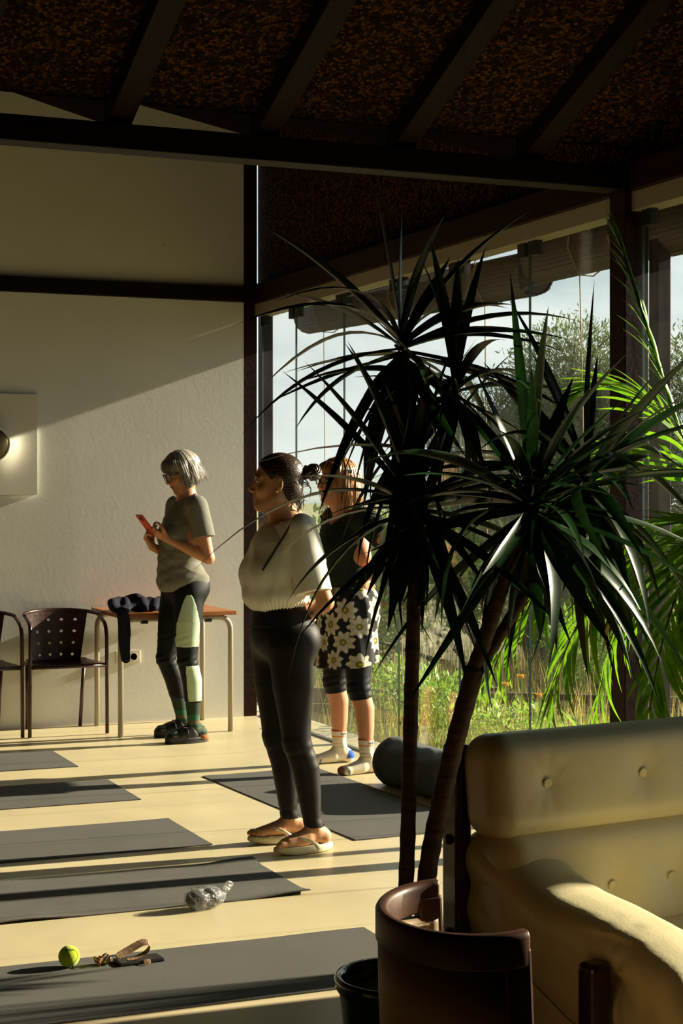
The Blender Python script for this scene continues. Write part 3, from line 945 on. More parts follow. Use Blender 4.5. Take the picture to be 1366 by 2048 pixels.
# square panel on the wall with a bronze disc; bulge added to catch sun as a bright patch
root = thing('wall_panel', 'square white wall panel with round bronze disc at its centre', 'wall panel', (2.045, YW, 1.752))
v, f = [], []
n = 48
for j in range(n + 1):
    for i in range(n + 1):
        x, z = (i / n - .5) * .6, (j / n - .5) * .62
        rr = math.hypot(x, z)
        y = -.028 - .055 / (1 + math.exp((rr - .15) / .03))
        v.append((x, y, z))
f = [(j * (n + 1) + i, j * (n + 1) + i + 1, (j + 1) * (n + 1) + i + 1, (j + 1) * (n + 1) + i) for j in range(n) for i in range(n)]
b = MB().add(v, f)
b.box(-.3, .3, -.0275, 0, -.31, .31)
b.build('board', 'panel_white', root, smooth=True)
MB().lathe([(.112, 0), (.118, .006), (.112, .012), (.1, .012), (.098, .002)], 48).build('ring', 'panel_white', root, (.01, -.074, 0), (PI / 2, 0, 0), smooth=True)
MB().lathe([(.1, 0), (.098, .012), (.09, .017), (.06, .02), (.002, .021)], 48).build('disc', 'bronze_disc', root, (.01, -.072, 0), (PI / 2, 0, 0), smooth=True)
nl = MB().tube([(0, 0, 0), (0, -.02, .004)], .0025, 6)
tag(nl.build('wall_hook', 'track_metal', loc=(3.168, YW, 3.03)), 'tiny bare nail high on the white wall', 'nail')

# yoga mats
def yoga_mat(label, x0, x1, y0, y1, rz, m, seed, wave=0.0, mark=None):
    rs = random.Random(seed)
    n1, n2 = 60, 12
    W, L = x1 - x0, y1 - y0
    t = .0045
    def hz(u, w):
        if not wave: return 0.0
        e = max(0, abs(w - .5) * 2 - .72) / .28
        return wave * e * (0.5 + 0.5 * math.sin(u * 23 + seed)) * (0.5 + 0.5 * math.sin(u * 9.1 + 1.3 * seed))
    top, bot = [], []
    for j in range(n2 + 1):
        for i in range(n1 + 1):
            u, w = i / n1, j / n2
            z = hz(u, w)
            top.append(((u - .5) * W, (w - .5) * L, t + z)); bot.append(((u - .5) * W, (w - .5) * L, .0003 + z))
    k = n1 + 1
    N = len(top)
    f = [(j * k + i, j * k + i + 1, (j + 1) * k + i + 1, (j + 1) * k + i) for j in range(n2) for i in range(n1)]
    f += [tuple(N + q for q in reversed(g)) for g in f]
    ring = [i for i in range(n1 + 1)] + [j * k + n1 for j in range(1, n2 + 1)] + [n2 * k + i for i in range(n1 - 1, -1, -1)] + [j * k for j in range(n2 - 1, 0, -1)]
    f += [(ring[q], ring[q] + N, ring[(q + 1) % len(ring)] + N, ring[(q + 1) % len(ring)]) for q in range(len(ring))]
    root = thing('yoga_mat', label, 'yoga mat', ((x0 + x1) / 2, (y0 + y1) / 2, 0), rz, 'grey yoga mats on the floor')
    MB().add(top + bot, f).build('sheet', m, root, smooth=False)
    if mark:
        MB().lathe([(.02, 0), (.02, .0006)], 24).build('logo', 'mat_mark', root, (mark[0], mark[1], t))
    return root
yoga_mat('grey yoga mat nearest the wall chairs, farthest of the row', .5, 2.215, 8.85, 9.44, 0, 'mat_rubber', 1, .002)
yoga_mat('grey yoga mat second from the white wall', .5, 2.25, 7.78, 8.385, 0, 'mat_rubber', 2, .002)
yoga_mat('grey yoga mat in the middle of the row, fully sunlit', .5, 2.23, 6.66, 7.27, R(.3), 'mat_rubber', 3, .002)
yoga_mat('grey yoga mat with wavy edges beside the plastic bag', .5, 2.285, 5.71, 6.32, R(.2), 'mat_rubber_b', 4, .014)
yoga_mat('grey yoga mat nearest the camera under the tennis ball', .45, 2.27, 4.58, 5.19, R(.2), 'mat_rubber', 5, .002)
yoga_mat('grey yoga mat laid lengthwise beside the window and bolster', 2.765, 3.405, 6.53, 8.31, R(2.8), 'mat_rubber', 6, .002, mark=(.12, -.83))

# grey bolster by the glass
bf = Form((-.16, -.46, -.02), (.16, .46, .3), .008)
bf.cone((0, -.30, .115), (0, .30, .115), .118, .118, .0)
bf.ell((0, .31, .115), (.12, .06, .12), .03); bf.ell((0, -.31, .115), (.12, .06, .12), .03)
bf.half((0, 0, .004), (0, 0, -1), .01)
bf.warp(lambda x, y, z: .0018 * np.sin(18 * y + 5 * np.arctan2(x, z - .11)) + .0012 * np.sin(45 * y - 9 * np.arctan2(x, z - .11)))
root = thing('bolster', 'dark grey round bolster cushion lying beside the glass', 'bolster', (3.56, 7.38, .0), R(4))
bf.build('cushion', 'bolster_cloth', root)
b = MB(); b.tube([(.119 * math.cos(a), .338, .115 + .119 * math.sin(a) * .98) for a in [2 * PI * k / 32 for k in range(33)]], .004, 6, False)
b.build('piping', 'bolster_cloth', root)

# tennis ball
mat('felt_yellow', srgb(196, 214, 14), 0.95, var=0.12, vscale=60, bump=0.3, bscale=500, sheen=0.3, trans=0.12)
mat('seam_rubber', srgb(126, 138, 60), 0.9)
mat('print_black', srgb(24, 26, 12), 0.8)
root = thing('tennis_ball', 'bright yellow-green tennis ball on the nearest mat', 'tennis ball', (1.249, 5.105, .0045 + .0328))
rb = .0328
MB().lathe([(max(.0004, rb * math.sin(PI * k / 24)), -rb * math.cos(PI * k / 24)) for k in range(25)], 48).build('felt', 'felt_yellow', root, smooth=True)
pts = []
Mx = Matrix.Rotation(R(-20), 3, 'Z') @ Matrix.Rotation(R(75), 3, 'Y') @ Matrix.Rotation(R(35), 3, 'Z')
for k in range(121):
    t = 2 * PI * k / 120
    p = Vector((.75 * math.cos(t) + .25 * math.cos(3 * t), .75 * math.sin(t) - .25 * math.sin(3 * t), 2 * math.sqrt(.75 * .25) * math.sin(2 * t))).normalized()
    pts.append(Mx @ (p * (rb + .0001)))
MB().tube(pts, .0008, 6, False).build('seam', 'seam_rubber', root)

def text_mesh(txt, size, extrude=0.0):
    """letters as a mesh, centred, lying in the xy plane"""
    cu = bpy.data.curves.new('lettering', 'FONT')
    cu.body = txt; cu.size = size; cu.align_x = 'CENTER'; cu.align_y = 'CENTER'; cu.extrude = extrude; cu.resolution_u = 3
    t = bpy.data.objects.new('lettering', cu)
    COL.objects.link(t)
    dg = bpy.context.evaluated_depsgraph_get()
    me = bpy.data.meshes.new_from_object(t.evaluated_get(dg))
    bpy.data.objects.remove(t)
    return me
def wrap_text(name, txt, size, fn, m, parent):
    """letters bent onto a surface: fn(x, y, h) -> point"""
    me = text_mesh(txt, size)
    bm = bmesh.new(); bm.from_mesh(me)
    bmesh.ops.triangulate(bm, faces=bm.faces)
    bmesh.ops.subdivide_edges(bm, edges=[e for e in bm.edges if e.calc_length() > size * .25], cuts=1)
    for v in bm.verts: v.co = fn(v.co.x, v.co.y)
    bm.to_mesh(me); bm.free()
    return obj(name, me, m, parent)
def ball_print(x, y):
    lon, lat = x / rb, R(48) + y / rb
    p = Vector((math.cos(lat) * math.sin(lon), -math.cos(lat) * math.cos(lon), math.sin(lat))) * (rb + .0004)
    return Matrix.Rotation(R(-10), 3, 'Z') @ p
wrap_text('print', 'OONGO', .0115, ball_print, 'print_black', root)

# phone with ribbon strap and gold charm
mat('phone_black', srgb(14, 14, 15), 0.15, spec=0.6)
mat('ribbon_rose', srgb(222, 186, 150), 0.3, metal=0.4, color2=srgb(120, 84, 58), vscale=30, vstretch=(9, 1, -9))
mat('charm_gold', srgb(196, 140, 78), 0.22, metal=0.95)
root = thing('mobile_phone', 'black mobile phone with rose gold ribbon strap on the nearest mat', 'phone', (1.462, 5.082, .0047), R(4))
bd = MB().box(-.073, .073, -.036, .036, .0, .0095).build('case', 'black_plastic', root, bevel=.004, seg=3)
box('screen', -.068, .068, -.032, .032, .0095, .0102, 'phone_black', root)
def ribbon(pts, side, w):
    L, Rr = [], []
    for p, s in zip(pts, side):
        p, s = Vector(p), Vector(s).normalized()
        L.append(p - s * w / 2); Rr.append(p + s * w / 2)
    n = len(pts)
    return L + Rr, [(i, i + 1, n + i + 1, n + i) for i in range(n - 1)]
loop = [(-.075, .0, .022), (-.045, .006, .030), (-.012, .01, .044), (.012, .012, .054), (.032, .01, .056), (.042, .008, .046), (.034, .006, .03), (.018, .004, .02), (-.01, .0, .014), (-.045, -.01, .0125)]
b = MB(); b.add(*ribbon(loop, [(-.35, .75, .75)] * 3 + [(-.1, .8, .6)] * 2 + [(.2, .9, .3)] * 2 + [(.0, 1, .1)] * 3, .028))
b.build('ribbon_strap', 'ribbon_rose', root, smooth=True, solid=.0012, subsurf=2)
b = MB(); b.add(*ribbon([(.012, -.03, .0125), (.012, -.042, .013), (.008, -.05, .006), (.004, -.058, .002)], [(1, -.2, .1)] * 4, .024))
b.build('ribbon_tail', 'ribbon_rose', root, smooth=True, solid=.0012, subsurf=2)
root = thing('gold_charm', 'gold metal charm with ring lying beside the black phone', 'keychain', (1.352, 5.09, .0047), R(10))
rs = random.Random(8)
for k in range(9):
    c = Vector((rs.uniform(-.022, .02), rs.uniform(-.012, .012), .008 + rs.uniform(0, .016)))
    q = Matrix.Rotation(rs.uniform(0, 6), 3, (rs.random(), rs.random(), rs.random()))
    MB().tube([c + q @ Vector((.011 * math.cos(a), .009 * math.sin(a), 0)) for a in [2 * PI * i / 14 for i in range(15)]], .0026, 7, False).build('link', 'charm_gold', root, smooth=True)
MB().tube([(.032 + .012 * math.cos(a), -.004, .0125 + .012 * math.sin(a)) for a in [2 * PI * i / 20 for i in range(21)]], .0016, 7, False).build('ring', 'charm_gold', root, smooth=True)

# clear plastic bag with two dark rolls
def plastic():
    m = bpy.data.materials.new('clear_plastic'); m.use_nodes = True
    n, l = m.node_tree.nodes, m.node_tree.links
    n.clear()
    o = n.new('ShaderNodeOutputMaterial'); tr = n.new('ShaderNodeBsdfTransparent'); gl = n.new('ShaderNodeBsdfGlossy'); tl = n.new('ShaderNodeBsdfTranslucent'); di = n.new('ShaderNodeBsdfDiffuse')
    gl.inputs['Roughness'].default_value = 0.25
    gl.inputs['Color'].default_value = (.6, .6, .58, 1)
    a, b, c = n.new('ShaderNodeMixShader'), n.new('ShaderNodeMixShader'), n.new('ShaderNodeMixShader')
    lw = n.new('ShaderNodeLayerWeight'); lw.inputs['Blend'].default_value = 0.12
    nz = n.new('ShaderNodeTexNoise'); nz.inputs['Scale'].default_value = 45; nz.inputs['Detail'].default_value = 3
    tc = n.new('ShaderNodeTexCoord'); l.new(tc.outputs['Object'], nz.inputs['Vector'])
    bp = n.new('ShaderNodeBump'); bp.inputs['Strength'].default_value = 1.0; bp.inputs['Distance'].default_value = .02
    l.new(nz.outputs['Fac'], bp.inputs['Height']); l.new(bp.outputs['Normal'], gl.inputs['Normal']); l.new(bp.outputs['Normal'], lw.inputs['Normal'])
    a.inputs['Fac'].default_value = .5
    l.new(tl.outputs['BSDF'], a.inputs[1]); l.new(di.outputs['BSDF'], a.inputs[2])
    b.inputs['Fac'].default_value = .14
    l.new(tr.outputs['BSDF'], b.inputs[1]); l.new(a.outputs['Shader'], b.inputs[2])
    l.new(lw.outputs['Facing'], c.inputs['Fac']); l.new(b.outputs['Shader'], c.inputs[1]); l.new(gl.outputs['BSDF'], c.inputs[2])
    l.new(c.outputs['Shader'], o.inputs['Surface'])
    MATS['clear_plastic'] = m
plastic()
mat('dark_cloth', srgb(30, 32, 34), 0.8, var=0.3, vscale=60, sheen=.2)
root = thing('plastic_bag', 'knotted clear plastic bag with two dark rolls on the floor', 'bag', (1.862, 5.655, 0), R(12))
for s, rr in ((-.030, .037), (.032, .036)):
    fm = Form((-.06, -.06, -.005), (.06, .06, .09), .004)
    fm.ell((0, 0, .036), (rr * 1.05, rr * .95, .034), 0)
    fm.warp(lambda x, y, z: .0018 * np.sin(90 * z + 40 * x) + .0012 * np.sin(130 * y + 60 * z))
    fm.half((0, 0, .002), (0, 0, -1), .004)
    fm.build('cloth_roll', 'dark_cloth', root, loc=(s, 0, .0))
fm = Form((-.11, -.06, -.005), (.12, .06, .1), .004)
fm.ell((-.030, 0, .038), (.043, .040, .039), 0); fm.ell((.032, 0, .038), (.043, .039, .039), .05)
fm.cone((-.06, 0, .022), (-.088, .0, .018), .016, .007, .02, flat=((0, 1, 0), .8))
fm.cone((.07, 0, .03), (.082, .0, .045), .014, .008, .02)
fm.cone((.082, 0, .045), (.1, .0, .068), .008, .019, .008, flat=((0, 1, 0), .4))
fm.warp(lambda x, y, z: .0022 * np.sin(140 * x + 90 * z) * np.sin(110 * y - 70 * z) + .0015 * np.sin(220 * z + 120 * x))
fm.half((0, 0, .001), (0, 0, -1), .003)
fm.build('wrapper', 'clear_plastic', root)

# ------------------------------------------------------------------ buttoned leather sofa
mat('leather_cream', srgb(226, 214, 172), 0.40, var=0.1, vscale=5, bump=0.06, bscale=110, spec=0.45)
mat('sofa_wood', srgb(54, 26, 15), 0.35, color2=srgb(34, 16, 9), vscale=5, vstretch=(6, 6, 1), coat=0.3)
mat('seam_thread', srgb(120, 108, 72), 0.8)
sofa = thing('leather_sofa', 'cream buttoned leather sofa with dark wooden frame', 'sofa', (1.905, 3.006, 0.012), R(8))
# local frame: x to the right along the back, y to the rear
SL = 1.78
top_btn = [(.135 + .29 * k, .765) for k in range(6)]
low_btn = [(.125 + .185 * k, .512) for k in range(1, 9)]
def dimple(btn, yf, depth=.009, sg=.034):
    def fn(x, y, z):
        o = np.zeros_like(x)
        for (bx, bz) in btn:
            d2 = (x - bx) ** 2 + (z - bz) ** 2
            o += depth * np.exp(-d2 / (2 * sg * sg)) * (y < yf)
            o += .004 * np.exp(-d2 / (2 * .011 ** 2)) * (y < yf)
            ang = np.arctan2(z - bz, x - bx)
            o += 0.0009 * np.sin(9 * ang + bx * 9) * np.exp(-((np.sqrt(d2) - .05) / .03) ** 2) * (y < yf)
        return o
    return fn
fm = Form((-.05, .32, .60), (SL + .02, .68, .95), .009)
tilt = rotm('X', -7)
fm.rbox((SL / 2, .515, .754), (SL / 2 + .012, .085, .122), .06, rot=tilt)
fm.warp(dimple(top_btn, .52), .09)
hc = fm.build('head_cushion', 'leather_cream', sofa)
fm = Form((-.02, .30, .30), (SL + .02, .68, .72), .009)
fm.rbox((SL / 2 + .005, .50, .50), (SL / 2 - .005, .095, .155), .06, rot=tilt)
fm.warp(dimple(low_btn, .50, .010, .036), .09)
bc = fm.build('back_cushion', 'leather_cream', sofa)
def button(p, parent):
    MB().lathe([(.0105, 0), (.0115, .002), (.0105, .0045), (.0085, .004), (.0005, .0045)], 20).build('button', 'leather_cream', parent, p, (PI / 2 + R(7), 0, 0), smooth=True)
for (bx, bz) in top_btn: button((bx, .4405 + (bz - .765) * .12, bz), hc)
for (bx, bz) in low_btn: button((bx, .4165 + (bz - .51) * .12, bz), bc)
fm = Form((.04, -.30, .2), (SL - .04, .52, .47), .011)
fm.rbox((SL / 2, .15, .335), (SL / 2 - .13, .33, .075), .05)
fm.warp(lambda x, y, z: .004 * np.sin(9 * x + 14 * y) * np.sin(23 * y) - .012 * np.cos((x - SL / 2) * 1.5) * (z > .36), .06)
fm.build('seat_cushion', 'leather_cream', sofa)
def sofa_arm(mx):
    fm = Form((-.06, -.38, .08), (.30, .62, .74), .009)
    path = [(.080, .57, .56), (.095, .47, .53), (.112, .40, .49), (.120, .30, .462), (.12, .18, .452), (.12, .04, .432), (.118, -.07, .400), (.112, -.14, .33)]
    fm.chain([(p[0] - (.05 if i > 2 else .022 + .008 * i), p[1], p[2] + .018) for i, p in enumerate(path)], .060)
    fm.chain([(p[0] + .035, p[1], p[2] + .022) for p in path], .060, .05)
    fm.chain([(p[0] - .008, p[1], p[2] + .016) for p in path], .060, .02)
    xo = [-.022, -.030, -.038] + [-.05] * 5
    fm.chain([(p[0] + xo[i] + .012, p[1], p[2] - .10) for i, p in enumerate(path)], .068, .05)
    fm.chain([(p[0] + xo[i] + .010, p[1], max(.15, p[2] - .22)) for i, p in enumerate(path)], .066, .05)
    # the frame post presses into the leather: gathered folds around it
    def folds(x, y, z):
        r = np.sqrt((y - .1) ** 2 + (z - .41) ** 2)
        a = np.arctan2(z - .41, y - .1)
        return .0035 * np.exp(-((r - .07) / .04) ** 2) * np.sin(11 * a) * (x < .1) + .018 * np.exp(-((y - .1) / .06) ** 2) * (x < .07) * (z < .5)
    fm.warp(folds, .05)
    o = fm.build('arm', 'leather_cream', sofa)
    if mx:
        o.scale = (-1, 1, 1); o.location = (SL, 0, 0)
    b = MB()
    b.tube([(.02, .55, .47), (.012, .48, .44), (.007, .36, .36), (.005, .2, .30), (.006, .06, .27)], .0018, 5)
    s = b.build('seam', 'seam_thread', o)
    return o
sofa_arm(False); sofa_arm(True)
for sx, x0 in ((0, -.024), (1, SL - .02)):
    p = MB().box(x0, x0 + .044, .575, .645, .0, .845).build('back_post', 'sofa_wood', sofa, bevel=.012, seg=3)
    for z in (.40, .62, .795):
        MB().lathe([(.012, 0), (.012, .005), (.008, .010), (.001, .011)], 14).build('bolt', 'black_plastic', p, (x0 if sx == 0 else x0 + .044, .61, z), (0, -PI / 2 if sx == 0 else PI / 2, 0), smooth=True)
    MB().box(x0 - .006, x0 + .05, .07, .13, 0, .448).build('front_post', 'sofa_wood', sofa, bevel=.016, seg=4)
    box('side_rail', x0 + .004, x0 + .04, .12, .58, .13, .19, 'sofa_wood', sofa, bevel=.006)
box('front_rail', .02, SL - .02, .08, .115, .16, .25, 'sofa_wood', sofa, bevel=.006)
box('rear_rail', .02, SL - .02, .60, .635, .16, .25, 'sofa_wood', sofa, bevel=.006)

# ------------------------------------------------------------------ barrel armchair in the foreground
mat('chair_wood', srgb(74, 42, 24), 0.48, color2=srgb(48, 26, 15), vscale=4, vstretch=(3, 3, 10), spec=0.35)
mat('leather_brown', srgb(140, 116, 82), 0.55, spec=0.3, var=0.25, vscale=7, bump=0.06, bscale=90)
tub = thing('barrel_armchair', 'low barrel armchair with curved dark wooden rail in the foreground', 'chair', (1.361, 2.737, 0.012), R(-3.8))
# local frame: seat opens towards +x; rail curves round the back at -x
def tubp(a, r=1.0):
    """a from -1 (near end) to 1 (far end)"""
    th = a * R(98)
    return Vector((.04 - .161 * r * math.cos(th) * (1.0 if abs(a) < 2 else 1), .215 * r * math.sin(th), 0))
ring = []
N = 40
for i in range(N + 1):
    a = -1 + 2 * i / N
    p = tubp(a); q = tubp(a, .86)
    hz = .662 + .012 * abs(a) ** 2
    pr = [Vector((p.x, p.y, hz - .035)), Vector((p.x, p.y, hz + .018)), (p + (q - p) * .2) + Vector((0, 0, hz + .026)), (p + (q - p) * .8) + Vector((0, 0, hz + .026)), Vector((q.x, q.y, hz + .018)), Vector((q.x, q.y, hz - .03))]
    ring.append(pr)
MB().loft(ring).build('top_rail', 'chair_wood', tub, smooth=True, bevel=.004)
ring = []
for i in range(N + 1):
    a = -.985 + 1.97 * i / N
    rows = []
    for (r, z) in ((.975, .63), (.97, .54), (.93, .40), (.90, .30), (.70, .30), (.74, .42), (.80, .54), (.845, .62), (.86, .632)):
        p = tubp(a, r); rows.append(Vector((p.x, p.y, z)))
    ring.append(rows)
MB().loft(ring).build('back_shell', 'leather_brown', tub, smooth=True)
b = MB()
for rr, z in ((.842, .618), (.80, .57)):
    b.tube([tubp(-.9 + 1.8 * i / 30, rr) + Vector((0, 0, z)) for i in range(31)], .003, 5)
b.build('piping', 'leather_brown', tub)
for s in (-1, 1):
    q = tubp(s * 1.0, .93)
    b = MB()
    b.loft([[Vector((q.x + x, q.y + y, z)) for x, y in ((xa, -w), (xb, -w), (xb, w), (xa, w))] for (xa, xb, w, z) in
            ((-.046, .004, .0155, .672), (-.044, .006, .0155, .63), (-.03, .016, .015, .40), (-.004, .03, .013, 0.0))])
    b.build('front_leg', 'chair_wood', tub, bevel=.006)
    q = tubp(s * .38, .86)
    b = MB().tube([(q.x + .02, q.y * .9, .32), (q.x - .02, q.y, 0)], [.022, .014], 8)
    b.build('rear_leg', 'chair_wood', tub, smooth=True)
fm = Form((-.2, -.26, .28), (.26, .26, .47), .009)
fm.ell((.04, 0, .385), (.16, .175, .06), 0); fm.rbox((.07, 0, .375), (.11, .155, .05), .04, .03)
fm.build('seat_cushion', 'leather_brown', tub)
ring = []
for z, k in ((.27, .88), (.31, .9)):
    ring.append([Vector((.03 + .165 * k * math.cos(2 * PI * i / 32), .2 * k * math.sin(2 * PI * i / 32), z)) for i in range(32)])
MB().loft(ring).build('seat_frame', 'chair_wood', tub, smooth=False)
# ------------------------------------------------------------------ potted dragon tree in front of the sofa
mat('pot_green', srgb(22, 44, 30), 0.16, spec=0.6, coat=0.5)
mat('potting_soil', srgb(44, 34, 24), 0.95, bump=0.6, bscale=60)
mat('cane_bark', srgb(104, 84, 60), 0.8, color2=srgb(66, 50, 34), vscale=14, vstretch=(1, 1, 5), bump=0.25, bscale=40, bstretch=(1, 1, 6))
mat('dragon_leaf', srgb(30, 62, 26), 0.30, color2=srgb(17, 38, 16), vscale=4, spec=0.55, trans=0.16)
mat('dragon_leaf_dry', srgb(92, 80, 34), 0.5, color2=srgb(58, 62, 26), vscale=6, trans=0.25)
mat('palm_leaf', srgb(128, 172, 24), 0.4, color2=srgb(84, 138, 20), vscale=3, trans=0.55)
mat('palm_stem', srgb(126, 140, 52), 0.5)

dr = thing('dragon_tree', 'tall potted dragon tree with dark spiky leaf crowns', 'plant', (1.615, 3.49, 0.012))
O = Vector((1.615, 3.49, 0.012))
MB().lathe([(.100, 0), (.105, .01), (.128, .22), (.138, .31), (.148, .325), (.150, .345), (.146, .352), (.136, .35), (.132, .335), (.130, .30), (.02, .30)], 48).build('pot', 'pot_green', dr, smooth=True)
MB().lathe([(.129, .296), (.129, .315), (.06, .322), (.002, .32)], 32).build('soil', 'potting_soil', dr, smooth=True)
def cane(pts, r0, r1):
    pts = [Vector(p) - O for p in pts]
    # smooth curve with ring scars
    out, rad = [], []
    n = len(pts)
    for i in range(n - 1):
        p0, p1, p2, p3 = pts[max(i - 1, 0)], pts[i], pts[i + 1], pts[min(i + 2, n - 1)]
        for k in range(14):
            t = k / 14
            out.append(0.5 * ((2 * p1) + (p2 - p0) * t + (2 * p0 - 5 * p1 + 4 * p2 - p3) * t * t + (3 * p1 - p0 - 3 * p2 + p3) * t ** 3))
    out.append(pts[-1])
    for i in range(len(out)):
        t = i / (len(out) - 1)
        rad.append((r0 + (r1 - r0) * t) * (1.0 + (.07 if i % 3 == 0 else 0)))
    MB().tube(out, rad, 12).build('cane', 'cane_bark', dr, smooth=True)
HA, HA2, HB, HC, HD = Vector((1.650, 3.56, 1.775)), Vector((1.755, 3.49, 1.675)), Vector((1.643, 3.485, 1.41)), Vector((1.84, 3.294, 1.414)), Vector((2.032, 3.376, 1.464))
cane([(1.612, 3.50, .31), (1.630, 3.491, .575), (1.640, 3.488, .95), (1.649, 3.484, 1.36), (1.662, 3.53, 1.6), HA], .0185, .013)
cane([(1.655, 3.47, .31), (1.672, 3.472, .575), (1.705, 3.432, .82), (1.751, 3.386, 1.06)], .021, .021)
cane([(1.745, 3.392, 1.04), (1.775, 3.36, 1.16), (1.80, 3.33, 1.27), HC], .018, .013)
cane([(1.755, 3.386, 1.05), (1.83, 3.38, 1.16), (1.94, 3.378, 1.32), HD], .014, .011)
cane([(1.652, 3.49, 1.38), (1.70, 3.485, 1.5), HA2], .012, .010)
LEAF = {}
def dleaf(dr_):
    if dr_ not in LEAF:
        LEAF[dr_] = strap_leaf(1.0, .072, 10, dr_ / 10.0, .22, .55, .02, .42)
    return LEAF[dr_]
rs = random.Random(21)
def crown(c, n, L, seed, tilt=(0, 0), lo=-62, hi=84, bias=None):
    rr = random.Random(seed)
    for i in range(n):
        t = (i + .5) / n
        az = i * 137.5 + rr.uniform(-45, 45)
        el = hi + (lo - hi) * t ** 0.7 + rr.uniform(-17, 17)
        if el > 45: d = rr.choice((0, 1, 1, 2))
        elif el > 0: d = rr.choice((2, 3, 5, 7))
        else: d = rr.choice((1, 2, 4, 6))
        ln = L * (0.75 + .35 * math.sin(PI * min(1, t + .15))) * rr.uniform(.62, 1.18)
        dry = el < -40 and rr.random() < .3
        o = bpy.data.objects.new('leaf', dleaf(d))
        if not o.data.materials: o.data.materials.append(MATS['dragon_leaf'])
        link(o, dr)
        if dry:
            o.material_slots[0].link = 'OBJECT'; o.material_slots[0].material = MATS['dragon_leaf_dry']
        w = rr.uniform(.8, 1.15) * (.2 + .5 * L)
        o.location = c - O + Vector((0, 0, .055 * (.5 - t)))
        o.rotation_euler = (rr.uniform(-.7, .7), R(-el), R(az))
        o.scale = (ln, w, ln)
crown(HA, 46, .42, 1)
crown(HA2, 34, .34, 2)
crown(HB, 50, .41, 3)
crown(HC, 66, .47, 4)
crown(HD, 56, .45, 5)
# older leaves hanging along the upper cane
for k in range(40):
    t = rs.random()
    p = HA * t + HB * (1 - t)
    o = bpy.data.objects.new('leaf', dleaf(rs.choice((2, 3))))
    if not o.data.materials: o.data.materials.append(MATS['dragon_leaf'])
    link(o, dr)
    o.location = p - O
    ln = rs.uniform(.24, .34)
    o.rotation_euler = (rs.uniform(-.4, .4), R(rs.uniform(40, 78)), rs.uniform(0, 6.28))
    o.scale = (ln, .33, ln)

# ------------------------------------------------------------------ feather palm by the window, right of the sofa
PB = Vector((3.36, 4.63, 0))
palm = thing('feather_palm', 'bright green feather palm lit from behind by the window', 'plant', tuple(PB))
MB().lathe([(.11, 0), (.14, .02), (.165, .26), (.17, .3), (.16, .3), (.15, .27), (.02, .27)], 32).build('pot', 'pot_green', palm, smooth=True)
lf_a = strap_leaf(1.0, .075, 8, .14, .2, .3, .02, .35)
lf_b = strap_leaf(1.0, .075, 8, .32, .2, .3, .02, .35)
FR = [
 ([(3.26, 4.7, 1.46), (3.17, 4.8, 1.86), (3.12, 4.85, 2.1), (3.07, 4.89, 2.3)], 4, .34),
 ([(3.29, 4.69, 1.43), (3.16, 4.75, 1.82), (2.98, 4.82, 1.87), (2.87, 4.87, 1.76)], 38, 1.0),
 ([(3.26, 4.59, 1.43), (3.0, 4.6, 1.68), (2.81, 4.62, 1.6), (2.7, 4.61, 1.43)], 42, 1.0),
 ([(3.31, 4.68, 1.35), (2.98, 4.71, 1.41), (2.68, 4.73, 1.29), (2.52, 4.75, 0.89)], 40, 1.1),
 ([(3.22, 4.5, 1.3), (2.93, 4.52, 1.35), (2.69, 4.51, 1.19), (2.59, 4.55, 0.77)], 40, 1.1),
 ([(3.4, 4.75, 1.26), (3.21, 4.83, 1.29), (3.06, 4.9, 1.11), (3.0, 4.92, 0.72)], 40, 1.0),
 ([(3.1, 4.34, 1.28), (2.97, 4.28, 1.34), (2.85, 4.28, 1.16), (2.78, 4.26, 0.81)], 40, 1.0),
]
for (cp, spread, ls) in FR:
    cp = [Vector(p) - PB for p in cp]
    blade = bez(*cp, n=26)
    stem = bez((cp[0].x * .15, cp[0].y * .15, .25), (cp[0].x * .3, cp[0].y * .3, .7), cp[0] - (cp[1] - cp[0]) * .35, cp[0], n=10)
    path = stem[:-1] + blade
    n = len(path)
    fr = MB().tube(path, [.0085 * (1 - .85 * i / n) + .0008 for i in range(n)], 7).build('frond', 'palm_stem', palm, smooth=True)
    K = 21
    for i in range(K):
        t = .06 + .93 * i / (K - 1)
        x = t * 26
        a = int(min(25, x)); p = blade[a].lerp(blade[a + 1], x - a)
        tg = (blade[a + 1] - blade[a]).normalized()
        side = tg.cross(Vector((0, 0, 1)))
        side = side.normalized() if side.length > .05 else Vector((0, 1, 0))
        upv = side.cross(tg)
        for s in (-1, 1):
            ang = R(spread * (1.25 - .55 * t) + rs.uniform(-5, 5))
            d = (tg * math.cos(ang) + side * s * math.sin(ang) + upv * rs.uniform(-.05, .18)).normalized()
            sag = Vector((0, 0, -1))
            d = (d + sag * rs.uniform(.05, .22) * (0 if spread < 15 else 1)).normalized()
            nn = (upv - d * upv.dot(d)).normalized()
            m3 = Matrix((d, nn.cross(d), nn)).transposed()
            ln = .34 * ls * (1.0 - .55 * abs(t - .38) / .62) * rs.uniform(.9, 1.1) + (.12 if spread < 15 else 0)
            o = bpy.data.objects.new('leaflet', lf_a if rs.random() < .5 else lf_b)
            if not o.data.materials: o.data.materials.append(MATS['palm_leaf'])
            link(o, fr)
            o.location = p
            o.rotation_euler = m3.to_euler()
            o.scale = (ln, .36, ln)

